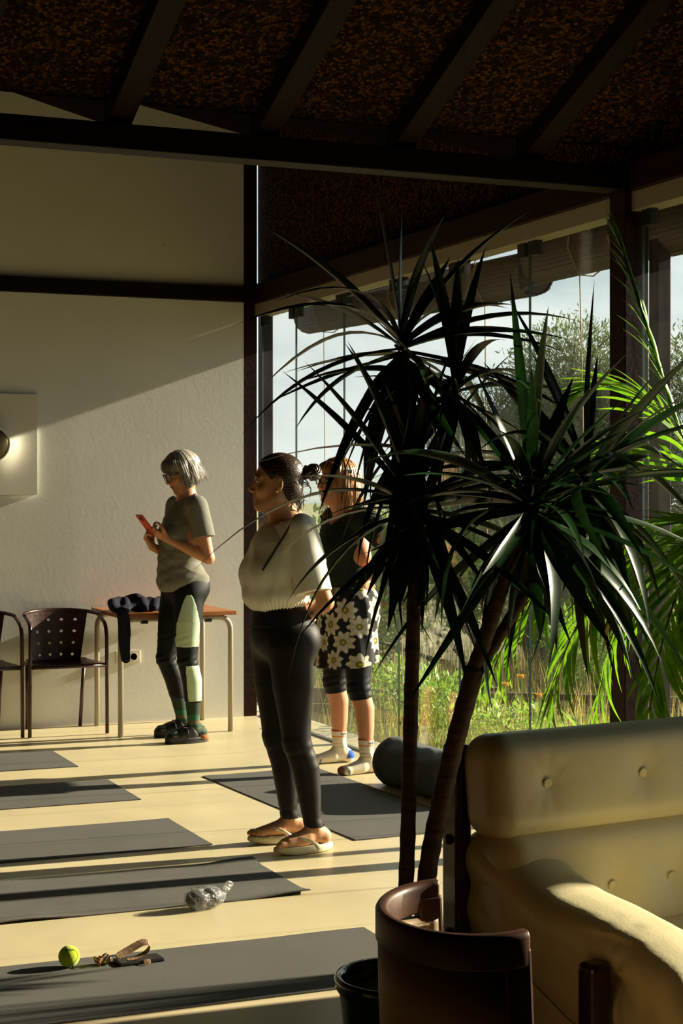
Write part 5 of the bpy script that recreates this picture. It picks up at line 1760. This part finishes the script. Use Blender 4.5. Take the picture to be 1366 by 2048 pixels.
# flip-flops
def flip_flop(an, yaw, side, txt):
    g = bpy.data.objects.new('flip_flop', None); link(g, W1)
    g.location = (an[0], an[1], 0); g.rotation_euler = (0, 0, R(yaw))
    out = []
    for k in range(40):
        t = 2 * PI * k / 40
        y = .048 + .132 * math.sin(t)
        wv = .045 + .008 * math.sin((y + .08) * 12)
        out.append((wv * math.cos(t) * (1 - .06 * (math.sin(t) ** 8)), y))
    rings = []
    for (sc, z) in ((.94, .003), (1.0, .009), (1.02, .02), (1.0, .031), (.93, .034), (.5, .030)):
        rings.append([Vector((x * sc, .048 + (y - .048) * sc, z + (.007 if y > .12 else 0) * (z < .012) * ((y - .12) / .06) + .009 * math.exp(-((y - .03) / .022) ** 2) * (z < .012))) for x, y in out])
    MB().loft(rings).build('sole', 'sandal_cream', g, smooth=True)
    for s in (-1, 1):
        pts = bez((s * .046, .0, .028), (s * .05, .05, .07), (s * .028, .085, .072), (0, .112, .052), n=14)
        v = []
        for i, p in enumerate(pts):
            wd = .011 * (1 - .55 * i / 14)
            v.append([p + Vector((s * .004, .0, -wd)), p + Vector((s * .003, .004, wd))])
        n = len(v)
        MB().add([q[0] for q in v] + [q[1] for q in v], [(i, i + 1, n + i + 1, n + i) for i in range(n - 1)]).build('strap', 'sandal_cream', g, smooth=True, solid=.004)
    MB().tube([(0, .112, .054), (0, .118, .03)], .0035, 8).build('toe_post', 'sandal_cream', g, smooth=True)
    if txt:
        pts = bez((-.046, .0, .028), (-.05, .05, .07), (-.028, .085, .072), (0, .112, .052), n=40)
        def fn(x, y):
            t = .42 + x / .1
            i = int(max(0, min(39, t * 40))); p = pts[i].lerp(pts[i + 1], max(0, min(1, t * 40 - i)))
            return p + Vector((-.0065, 0, 0)) + Vector((0, .0015, 1)) * y * .85 + Vector((0, 0, .0005))
        wrap_text('lettering', 'CROCS', .012, fn, 'sandal_print', g)
    else:
        for t in (.35, .5, .65):
            p = bez((-.046, .0, .028), (-.05, .05, .07), (-.028, .085, .072), (0, .112, .052), n=20)[int(t * 20)]
            MB().lathe([(.003, 0), (.003, .002)], 10).build('vent_hole', 'braid_black', g, tuple(p + Vector((-.004, 0, 0))), (0, -PI / 2, 0))
flip_flop(ankL, 6, -1, True)
flip_flop(ankR, -6, 1, False)
# ------------------------------------------------------------------ woman with grey bob looking at her phone
W2 = thing('person', 'person with grey bob and glasses looking at an orange phone', 'person', (3.03, 9.60, 0), R(90))
P2 = dict(pelvis=.925, waist=1.06, chest=1.235, shz=1.385, shL=(-.175, -.035, 1.375), shR=(.175, -.01, 1.375), y0=.0, cy=-.01, w=1.0, dp=1.02, bust=.045)
hipL, kneeL, ankL = (-.095, -.005, .86), (-.115, .01, .475), (-.128, -.028, .085)
hipR, kneeR, ankR = (.095, .01, .86), (.118, .068, .470), (.130, -.045, .085)
elL, wrL = (-.225, -.085, 1.075), (-.095, .118, 1.185)
elR, wrR = (.215, -.01, 1.075), (.062, .168, 1.135)
H2 = Head((0, .012, 1.578), yaw=-4, pitch=22, s=1.0)
b2 = Form((-.31, -.20, 0.0), (.31, .34, 1.74), .0044)
add_torso(b2, P2)
b2.chain([(0, -.03, 1.37), (0, -.022, 1.44), H2.p(0, -.025, -.04)], [.058, .050, .052], .035)
for (h, k, a) in ((hipL, kneeL, ankL), (hipR, kneeR, ankR)): add_leg(b2, h, k, a)
add_foot(b2, ankL, .028, yaw=4, toes=False); add_foot(b2, ankR, .028, yaw=-4, toes=False)
add_arm(b2, P2['shL'], elL, wrL); add_arm(b2, P2['shR'], elR, wrR)
PHC = np.array((.012, .205, 1.262))         # phone centre
add_hand(b2, wrL, (.42, .80, .42), (.55, -.2, .75), (-.2, .1, .9), (28, 42, 30), 3, .92, 25)
add_hand(b2, wrR, (-.12, .52, .84), (-.55, -.35, .5), (.2, .2, 1), (36, 50, 40), 3, .92, 25)
add_head(b2, H2)
b2.build('body', 'skin', W2, skin_color(H2, srgb(206, 146, 108), srgb(172, 92, 78), srgb(92, 76, 62)), smooth_it=1)
eyes(H2, W2, srgb(70, 60, 50))

# grey bob with fringe
hf = Form((-.15, -.19, 1.40), (.15, .17, 1.75), .0033)
H2.ell(hf, (0, -.014, .040), (.086, .106, .088), 0)
for s in (-1, 1):
    H2.chain(hf, [(s * .066, .012, .03), (s * .073, .006, -.03), (s * .070, .008, -.085)], [.028, .026, .020], .025)
    H2.chain(hf, [(s * .058, -.05, .0), (s * .066, -.045, -.06), (s * .060, -.04, -.092)], [.036, .030, .022], .03)
H2.chain(hf, [(0, -.08, .02), (0, -.09, -.05), (0, -.075, -.09)], [.05, .042, .028], .03)
H2.chain(hf, [(-.05, .052, .062), (0, .078, .066), (.05, .052, .062)], [.028, .026, .028], .03)
H2.chain(hf, [(-.048, .066, .042), (0, .088, .044), (.048, .066, .042)], [.015, .014, .015], .02)
H2.ell(hf, (0, .10, -.06), (.056, .075, .092), .01, 'cut')
def g2(x, y, z):
    L = H2.inv(np.stack([x, y, z], 1))
    a = np.arctan2(L[:, 0], L[:, 1] + .02)
    return .0016 * np.sin(31 * a + 9 * L[:, 2]) * np.sin(13 * a + 2) + .0010 * np.sin(80 * a + 14 * L[:, 2])
hf.warp(g2, .02)
hf.half(H2.p(0, 0, -.098), H2.M @ np.array((0, -.1, -1)), .006)
rg2 = np.random.default_rng(2)
tab = rg2.random(4000)
def hc2(V):
    L = H2.inv(V)
    a = np.arctan2(L[:, 0], L[:, 1] + .02) + .25 * L[:, 2]
    i = ((a + 4) * 34).astype(int) % 4000
    t = tab[i] * .65 + .35 * (.5 + .5 * np.sin(60 * a + 2))
    t = t * np.clip(.25 + 1.1 * (-L[:, 1] + .07) / .1, .18, 1)
    return np.array(srgb(52, 44, 38)[:3]) * (1 - t)[:, None] + np.array(srgb(196, 186, 172)[:3]) * t[:, None]
hair2 = hf.build('hair', 'hair', W2, hc2)
rs = random.Random(12)
pth = []
for k in range(300):
    a = rs.uniform(-2.9, 2.9)
    if abs(a) < .95:
        x0, y0 = .088 * math.sin(a), .1 * math.cos(a) - .01
        pth.append([(x0 * .3, y0 * .2, .127), (x0 * .9, y0 * .98, .10), (x0, y0 * 1.05, .07), (x0 * 1.02, y0 * 1.06 + .004, .028 + rs.uniform(-.008, .008))])
    else:
        x0, y0 = .096 * math.sin(a), .115 * math.cos(a) - .02
        zb = -.098 + rs.uniform(-.014, .012)
        pth.append([(x0 * .1, y0 * .1 - .01, .1285), (x0 * .97, y0 * .95, .105), (x0 * 1.03, y0 * 1.04, -.03), (x0 * rs.uniform(.86, 1.08), y0 * rs.uniform(.86, 1.1), zb)])
strands('hair_locks', H2, pth, .0017, 'hair', hair2, [srgb(150, 142, 130), srgb(96, 86, 76), srgb(190, 182, 168), srgb(70, 60, 52), srgb(168, 158, 146)])
spectacles(H2, W2, 'frame_black', .027, .021, .0, .100)

# grey T-shirt
s2 = Form((-.30, -.19, .84), (.30, .24, 1.48), .0044)
s2.ell((0, .0, 1.22), (.163, .126, .19), 0)
s2.ell((0, .022, 1.05), (.158, .128, .15), .06)
s2.ell((0, .015, .93), (.172, .140, .11), .06)
for s in (-1, 1):
    s2.ell((s * .07, .078, 1.20), (.064, .058, .062), .05)
    s2.ell((s * .075, -.05, .92), (.088, .09, .10), .04)
s2.chain([(-.155, -.035, 1.372), (0, -.035, 1.405), (.155, -.012, 1.372)], [.063, .066, .063], .05)
for sh_, el_ in ((P2['shL'], elL), (P2['shR'], elR)): s2.chain([np.array(sh_, float) * np.array((.93, 1, 1)), limb(sh_, el_, .40)], [.062, .058], .03)
s2.chain([(0, -.03, 1.385), (0, -.022, 1.43)], [.068, .06], .02)
s2.half((0, 0, 1.428), (0, .45, 1), .004)
s2.warp(folds(.0045, 21, 12, 22), .03)
s2.warp(lambda x, y, z: .0018 * np.sin(95 * z + 28 * x + 14 * y) * np.exp(-((z - 1.0) / .09) ** 2), .03)
s2.half((0, 0, .884), (0, -.09, -1), .003)
shirt = s2.build('t_shirt', 'cotton_grey', W2)
for s, el, sh in ((-1, elL, P2['shL']), (1, elR, P2['shR'])):
    sv = Form((-.36, -.25, 1.10) if s < 0 else (.06, -.25, 1.10), (-.06, .15, 1.48) if s < 0 else (.36, .15, 1.48), .0044)
    sh = np.array(sh, float) * np.array((.93, 1, 1)); e = np.array(el, float)
    sv.chain([sh, limb(sh, e, .4), limb(sh, e, .8)], [.066, .068, .068], 0)
    sv.warp(folds(.0025, 18 + s, 14, 14), .03)
    m = limb(sh, e, .60); d = e - sh
    sv.half(m, d / np.linalg.norm(d) + np.array((0, 0, -.3)), .0)
    sv.chain([limb(sh, e, .57), limb(sh, e, .8)], [.042, .054], .004, 'cut')
    sv.build('sleeve', 'cotton_grey', shirt)
MB().tube([(.060 * math.cos(a), -.020 + .056 * math.sin(a), 1.424 - .026 * math.sin(a)) for a in [2 * PI * k / 40 for k in range(41)]], .0055, 8, False).build('collar', 'cotton_grey', shirt, smooth=True)

# black leggings with mint panels
l2 = Form((-.25, -.20, .2), (.26, .22, 1.02), .0044)
l2.ell((0, 0, .925), (.162, .120, .115), .03); l2.ell((0, .005, 1.0), (.140, .105, .08), .05)
for s in (-1, 1): l2.ell((s * .075, -.060, .90), (.084, .080, .09), .04)
for (h, k, a) in ((hipL, kneeL, ankL), (hipR, kneeR, ankR)): add_leg(l2, h, k, a, .007)
l2.warp(lambda x, y, z: .0022 * np.sin(150 * z + 60 * y) * (np.exp(-((z - .46) / .04) ** 2) + .5 * np.exp(-((z - .60) / .05) ** 2)), .02)
l2.half((0, 0, .235), (0, .05, -1)); l2.half((0, 0, 1.0), (0, 0, 1), .01)
lg = l2.build('leggings', 'lycra_black', W2)
def up_panel(V):
    x, y, z = V.T
    c = .015 + .03 * (z - .7); w = .060 * np.clip((.868 - z) / .17, 0, 1) ** .55
    return (x < -.09) & (z > .555) & (z < .865) & (np.abs(y - c) < w + .004)
def low_panel(V):
    x, y, z = V.T
    return (x < -.095) & (z > .24) & (z < .452) & (y < .036 - .10 * (.45 - z)) & (y > -.11)
patch('thigh_panel', l2, up_panel, .0006, 'mint_panel', lg)
patch('calf_panel', l2, low_panel, .0006, 'mint_panel', lg)

# patterned green socks and black clogs
def sock_col2(V):
    z = V[:, 2]
    C = np.tile(np.array(srgb(34, 50, 36)[:3]), (len(V), 1))
    for z0, z1, c in ((.128, .16, (30, 84, 58)), (.108, .128, (84, 76, 40)), (.09, .108, (44, 76, 66)), (.075, .09, (84, 88, 56)), (.06, .075, (70, 92, 84)), (.0, .05, (70, 88, 74))):
        C[(z > z0) & (z <= z1)] = srgb(*c)[:3]
    return C
for (kn, an, yw) in ((kneeL, ankL, 4), (kneeR, ankR, -4)):
    an = np.array(an); kn = np.array(kn)
    sk = Form((an[0] - .08, -.16, .02), (an[0] + .08, .18, .27), .0044)
    c1 = limb(kn, an, .6) + np.array((0, -.010, 0))
    sk.chain([limb(kn, an, .45) + np.array((0, -.012, 0)), c1, limb(kn, an, .88), an], [.050, .0455, .0355, .0355], 0)
    add_foot(sk, an, .028, yaw=yw, toes=False, off=.004)
    sk.warp(lambda x, y, z: .0016 * np.sin(260 * z + 60 * y) * (z < .12), .02)
    sk.half((0, 0, .25), (0, 0, 1)); sk.half((0, 0, .029), (0, 0, -1))
    sk.build('sock', 'sock_cloth', W2, sock_col2)
def clog(an, yaw):
    g = bpy.data.objects.new('clog', None); link(g, W2)
    g.location = (an[0], an[1], 0); g.rotation_euler = (0, 0, R(yaw))
    out = [((.047 + .007 * math.sin((.045 + .135 * math.sin(t) + .08) * 12)) * math.cos(t), .045 + .135 * math.sin(t)) for t in [2 * PI * k / 40 for k in range(40)]]
    MB().loft([[Vector((x * sc, .045 + (y - .045) * sc, z)) for x, y in out] for (sc, z) in ((.97, .001), (1, .004), (1, .016), (.98, .0165))]).build('outsole', 'clog_black', g)
    MB().loft([[Vector((x * sc, .045 + (y - .045) * sc, z)) for x, y in out] for (sc, z) in ((.97, .0165), (.99, .018), (.99, .034), (.92, .036), (.8, .030))]).build('footbed', 'clog_black', g, smooth=True)
    MB().loft([[Vector((.043 * k * math.cos(t), -.048 + .040 * k * math.sin(t), z)) for t in [2 * PI * i / 24 for i in range(24)]] for (k, z) in ((1.0, .017), (1.06, .020), (1.06, .040), (.9, .043))]).build('cork_heel', 'cork_sole', g, smooth=True)
    fm = Form((-.085, -.06, .0), (.085, .2, .13), .004)
    fm.chain([(0, .02, .058), (0, .09, .040), (0, .145, .030)], [.050, .046, .034], 0, flat=((1, 0, 0), 1.15))
    fm.half((0, -.012, .045), (0, -1, .75), .004); fm.half((0, 0, .010), (0, 0, -1))
    fm.build('upper', 'clog_black', g)
    MB().tube([(-.052, .055, .035), (-.048, .06, .075), (0, .065, .092), (.048, .06, .075), (.052, .055, .035)], .011, 8, flat=(.35, 1)).build('strap', 'clog_black', g, smooth=True)
    box('buckle', -.03, -.012, .045, .075, .088, .094, 'track_metal', g, bevel=.002)
clog(ankL, 4); clog(ankR, -4)

# orange phone held in both hands
ph = thing('mobile_phone', 'orange mobile phone held in both hands by the grey-haired person', 'phone', (3.03 - .222, 9.60 + .012, 1.268), R(90))
g = bpy.data.objects.new('case', None)
pm = Matrix.Rotation(R(14), 4, 'Z') @ Matrix.Rotation(R(50), 4, 'X')
o = MB().box(-.037, .037, -.076, .076, -.0055, .0055).build('case', 'orange_case', ph, bevel=.007, seg=4); o.matrix_local = pm
o = MB().box(-.033, .033, -.072, .072, .0055, .0062).build('screen', 'phone_black', ph); o.matrix_local = pm
cb = MB().box(-.034, .004, .034, .072, -.0085, -.005).build('camera_bump', 'orange_case', ph, bevel=.003); cb.matrix_local = pm
for (x, y) in ((-.024, .062), (-.024, .044), (-.006, .053)):
    l = MB().lathe([(.0075, 0), (.0075, .0018), (.006, .0018), (.005, .0008)], 16).build('camera_lens', 'black_plastic', ph, smooth=False)
    l.matrix_local = pm @ Matrix.Translation((x, y, -.0085)) @ Matrix.Rotation(PI, 4, 'X')
# ------------------------------------------------------------------ woman with glasses, dark green top and flowered skirt, hand on hip
W3 = thing('person', 'person with golden hair and glasses in dark green top and flowered skirt', 'person', (3.52, 8.27, 0), R(90))
P3 = dict(pelvis=.87, waist=1.0, chest=1.175, shz=1.325, shL=(-.178, -.02, 1.315), shR=(.178, .01, 1.315), y0=.01, cy=.01, w=1.06, dp=1.12, bust=.054)
hipL, kneeL, ankL = (-.105, .0, .81), (-.160, .005, .44), (-.190, -.03, .085)
hipR, kneeR, ankR = (.105, .0, .81), (.160, .01, .44), (.190, -.035, .085)
elL, wrL = (-.365, -.125, 1.155), (-.185, .005, 1.0)
elR, wrR = (.250, .0, 1.02), (.262, .085, .78)
H3 = Head((0, .062, 1.512), yaw=-6, pitch=-2, s=1.02)
b3 = Form((-.44, -.22, 0.0), (.34, .27, 1.66), .0044)
add_torso(b3, P3)
b3.chain([(0, .0, 1.31), (0, .02, 1.385), H3.p(0, -.02, -.045)], [.060, .052, .054], .035)
b3.cone(H3.p(0, .03, -.085), (0, .045, 1.35), .032, .032, .03)
for (h, k, a) in ((hipL, kneeL, ankL), (hipR, kneeR, ankR)): add_leg(b3, h, k, a, w=1.06)
add_foot(b3, ankL, .004, yaw=5, toes=False); add_foot(b3, ankR, .004, yaw=-5, toes=False)
add_arm(b3, P3['shL'], elL, wrL, .003); add_arm(b3, P3['shR'], elR, wrR, .003)
add_hand(b3, wrL, (.35, -.75, -.5), (.9, .3, 0), (.1, .3, .9), (10, 20, 15))
add_hand(b3, wrR, (-.12, .15, -1), (-.9, -.1, 0), (0, 1, 0), (22, 30, 25))
add_head(b3, H3)
b3.build('body', 'skin', W3, skin_color(H3, srgb(214, 150, 116), srgb(182, 98, 86), srgb(96, 66, 40)), smooth_it=1)
eyes(H3, W3, srgb(70, 60, 50))

# layered golden hair
hf = Form((-.16, -.20, 1.24), (.16, .20, 1.67), .0035)
H3.ell(hf, (0, -.014, .040), (.085, .105, .088), 0)
for s in (-1, 1):
    H3.chain(hf, [(s * .062, .0, .04), (s * .078, -.012, -.04), (s * .074, -.03, -.12), (s * .066, -.05, -.17)], [.034, .028, .026, .016], .03)
    H3.chain(hf, [(s * .06, .036, .055), (s * .076, .026, .0), (s * .074, .022, -.05)], [.026, .016, .008], .02)
    H3.chain(hf, [(s * .05, -.06, .0), (s * .062, -.075, -.08), (s * .05, -.085, -.17)], [.04, .038, .02], .03)
H3.chain(hf, [(0, -.09, .02), (0, -.105, -.08), (0, -.10, -.18)], [.05, .046, .022], .03)
H3.chain(hf, [(-.045, .058, .068), (.0, .078, .070), (.045, .058, .068)], [.024, .022, .024], .03)
H3.ell(hf, (0, .098, -.05), (.060, .07, .094), .01, 'cut')
def g3(x, y, z):
    L = H3.inv(np.stack([x, y, z], 1))
    a = np.arctan2(L[:, 0], L[:, 1] + .02)
    return .003 * np.sin(27 * a + 22 * L[:, 2]) * np.sin(11 * a + 1) + .0017 * np.sin(64 * a + 30 * L[:, 2])
hf.warp(g3, .02)
tab3 = np.random.default_rng(5).random(4000)
def hc3(V):
    L = H3.inv(V)
    a = np.arctan2(L[:, 0], L[:, 1] + .02) + .6 * L[:, 2]
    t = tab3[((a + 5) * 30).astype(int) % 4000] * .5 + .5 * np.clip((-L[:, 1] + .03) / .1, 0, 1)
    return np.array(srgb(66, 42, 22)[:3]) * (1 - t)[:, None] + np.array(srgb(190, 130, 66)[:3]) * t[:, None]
hair3 = hf.build('hair', 'hair', W3, hc3)
rs = random.Random(15)
pth = []
for k in range(280):
    a = rs.choice((-1, 1)) * rs.uniform(.35, 3.1)
    if abs(a) < 1.0:
        x0, y0 = .092 * math.sin(a), .104 * math.cos(a)
        pth.append([(x0 * .2, y0 * .2, .129), (x0 * .9, y0 * .95, .10), (x0 * 1.02, y0 * 1.0, .04), (x0 * 1.1, y0 * .8, -.04 - rs.uniform(0, .05))])
    else:
        x0, y0 = .1 * math.sin(a), .122 * math.cos(a) - .02
        zb = -.19 + rs.uniform(-.02, .06)
        pth.append([(x0 * .1, y0 * .1 - .01, .1295), (x0 * 1.0, y0 * .98, .10), (x0 * 1.02, y0 * 1.02, -.07), (x0 * rs.uniform(.6, 1.0), y0 * rs.uniform(.8, 1.12), zb)])
strands('hair_locks', H3, pth, .0018, 'hair', hair3, [srgb(150, 100, 50), srgb(92, 60, 32), srgb(206, 150, 84), srgb(64, 42, 24), srgb(176, 120, 60)])
MB().box(-.004, .004, -.018, .018, -.008, .008).build('hair_clip', 'frame_black', hair3, tuple(H3.p(-.094, -.02, .055)), (0, 0, .2), bevel=.003)
spectacles(H3, W3, 'frame_red', .025, .018, .002, .099, False)

# dark green top with frilled shoulders
s3 = Form((-.34, -.20, .88), (.34, .26, 1.42), .0044)
s3.ell((0, .02, 1.17), (.172, .14, .18), 0)
s3.ell((0, .02, 1.02), (.168, .136, .14), .06)
for s in (-1, 1): s3.ell((s * .072, .105, 1.145), (.07, .064, .066), .05)
s3.chain([(-.155, -.02, 1.315), (0, -.008, 1.345), (.155, .01, 1.315)], [.065, .068, .065], .05)
for sh_, el_ in ((P3['shL'], elL), (P3['shR'], elR)): s3.chain([np.array(sh_, float) * np.array((.93, 1, 1)), limb(sh_, el_, .40)], [.064, .060], .03)
s3.half((0, .0, 1.372), (0, .75, 1), .004)
s3.warp(folds(.005, 41, 12, 16), .03)
s3.half((0, 0, .94), (0, 0, -1), .004)
top = s3.build('top', 'cotton_green', W3)
for s, el, sh in ((-1, elL, P3['shL']), (1, elR, P3['shR'])):
    sv = Form((-.40, -.25, 1.08) if s < 0 else (.06, -.25, 1.08), (-.06, .15, 1.42) if s < 0 else (.40, .15, 1.42), .0044)
    sh = np.array(sh, float) * np.array((.93, 1, 1)); e = np.array(el, float)
    sv.chain([sh, limb(sh, e, .4), limb(sh, e, .8)], [.066, .068, .070], 0)
    m = limb(sh, e, .58); d = e - sh
    sv.half(m, d, 0)
    sv.chain([limb(sh, e, .55), limb(sh, e, .8)], [.045, .058], .004, 'cut')
    sv.build('sleeve', 'cotton_green', top)
    # frill: ruffled ribbons over the shoulder
    for q in range(3):
        pts = []
        for k in range(40):
            t = k / 39
            a = R(-70 + 140 * t)
            c = limb(sh, e, .05 + .13 * q)
            r = .070 + .006 * math.sin(k * 1.4 + q)
            pts.append((c[0] + s * r * .45 * math.cos(a) + s * .004 * math.sin(k * 1.9), c[1] + r * math.sin(a), c[2] + r * .80 * math.cos(a)))
        MB().tube(pts, .007, 6, flat=(1, .4)).build('frill', 'cotton_green', top, smooth=True)

# wrap skirt printed with white flowers
k3 = Form((-.30, -.26, .50), (.30, .28, .99), .0040)
k3.ell((0, .01, .90), (.178, .138, .12), 0)
k3.chain([(0, .01, .86), (0, .018, .52)], [.146, .160], .05, flat=((1, 0, 0), 1.58))
for s in (-1, 1): k3.ell((s * .075, -.05, .84), (.092, .088, .1), .05)
k3.warp(lambda x, y, z: .006 * np.sin(9 * np.arctan2(y, x) + 2) * np.clip((.85 - z) / .3, 0, 1) + .003 * np.sin(17 * np.arctan2(y, x) + 8 * z), .03)
k3.half((0, .1, .545), (0, -.12, -1)); k3.half((0, 0, .962), (0, 0, 1), .004)
k3.chain([(0, .018, .60), (0, .018, .48)], [.13, .153], .004, 'cut', flat=((1, 0, 0), 1.6))
FL = []
rf = random.Random(31)
for j in range(5):
    for i in range(8):
        FL.append((-PI + 2 * PI * (i + .5 * (j % 2) + rf.uniform(-.12, .12)) / 8, .58 + .092 * j + rf.uniform(-.012, .012), rf.uniform(0, 6), rf.uniform(.85, 1.12)))
def flower_col(V):
    a = np.arctan2(V[:, 1] - .015, V[:, 0]); r = .20
    C = np.tile(np.array(srgb(18, 16, 19)[:3]), (len(V), 1))
    for (fa, fz, ph, sc) in FL:
        u = (np.mod(a - fa + PI, 2 * PI) - PI) * r; v = V[:, 2] - fz
        d = np.hypot(u, v); t = np.arctan2(v, u) + ph
        lim = .049 * sc * (1 + .16 * np.cos(8 * t))
        m = d < lim
        shade = .70 + .30 * np.abs(np.cos(4 * t + .3)) * (d / .049) - .18 * (np.abs(np.sin(8 * t + d * 160)) > .93)
        C[m] = (np.array(srgb(226, 218, 198)[:3])[None, :] * shade[:, None])[m]
        C[d < .017 * sc] = srgb(120, 112, 30)[:3]
        C[d < .007 * sc] = srgb(206, 184, 60)[:3]
    return C
k3.build('skirt', 'print_cloth', W3, flower_col)

# capri leggings
l3 = Form((-.27, -.16, .36), (.27, .16, .75), .0044)
for (h, k, a) in ((hipL, kneeL, ankL), (hipR, kneeR, ankR)): add_leg(l3, h, k, a, .007, w=1.06)
l3.warp(lambda x, y, z: .0018 * np.sin(170 * z + 50 * y) * np.exp(-((z - .44) / .05) ** 2), .02)
l3.half((0, 0, .385), (0, -.18, -1)); l3.half((0, 0, .74), (0, 0, 1))
l3.build('capri_leggings', 'lycra_navy', W3)

# white socks with blue heels and lettered cuffs
def sock_col3(an):
    def fn(V):
        C = np.tile(np.array(srgb(224, 212, 190)[:3]), (len(V), 1))
        y, z = V[:, 1] - an[1], V[:, 2]
        C[(y < -.028 - .35 * (z - .04)) & (z < .066) & (z > .022)] = srgb(44, 92, 190)[:3]
        C[(y > .145)] = srgb(176, 120, 104)[:3]
        C[(y > .118) & (y < .130) & (z < .03)] = srgb(120, 130, 130)[:3]
        C[(z > .170)] = srgb(206, 92, 50)[:3]
        C[(z > .146) & (z <= .170)] = srgb(232, 222, 208)[:3]
        C[(z > .140) & (z <= .146)] = srgb(214, 130, 96)[:3]
        return C
    return fn
for (kn, an, yw) in ((kneeL, ankL, 5), (kneeR, ankR, -5)):
    an = np.array(an); kn = np.array(kn)
    sk = Form((an[0] - .09, -.16, 0), (an[0] + .09, .20, .2), .004)
    sk.chain([limb(kn, an, .55) + np.array((0, -.010, 0)), limb(kn, an, .88), an], [.048, .0385, .036], 0)
    add_foot(sk, an, .004, yaw=yw, toes=False, off=.004)
    sk.warp(lambda x, y, z: .0018 * np.sin(300 * z + 50 * y) * np.exp(-((z - .10) / .025) ** 2), .02)
    sk.half((0, 0, .178), (0, 0, 1)); sk.half((0, 0, .0015), (0, 0, -1))
    so = sk.build('sock', 'sock_cloth', W3, sock_col3(an))
    cx, cy = an[0] + (kn[0] - an[0]) * .2, an[1] + (kn[1] - an[1]) * .2 - .004
    def fn(x, y, cx=cx, cy=cy, sk=sk):
        t = R(200) + x / .042
        dirv = np.array((math.cos(t), math.sin(t), 0))
        q = surf(sk, np.array((cx, cy, .158 + y)), dirv, .0012, .001)
        return Vector(q)
    wrap_text('lettering', 'hello', .024, fn, 'print_black', so)

# small striped cloth held in her lowered hand
hw = thing('folded_cloth', 'small white and red cloth in the lowered hand behind white shirt person', 'cloth', (3.52 - .100, 8.27 + .235, .655), R(90))
fm = Form((-.05, -.07, -.09), (.05, .07, .05), .004)
fm.chain([(0, -.01, .03), (.004, .0, -.02), (0, .01, -.065)], [.022, .028, .02], 0, flat=((1, 0, 0), .6))
fm.warp(folds(.004, 5, 60, 40), .02)
def cc(V):
    C = np.tile(np.array(srgb(210, 204, 196)[:3]), (len(V), 1))
    C[np.sin(V[:, 2] * 130 + V[:, 1] * 60) > .6] = srgb(190, 52, 52)[:3]
    return C
fm.build('cloth', 'print_cloth', hw, cc)
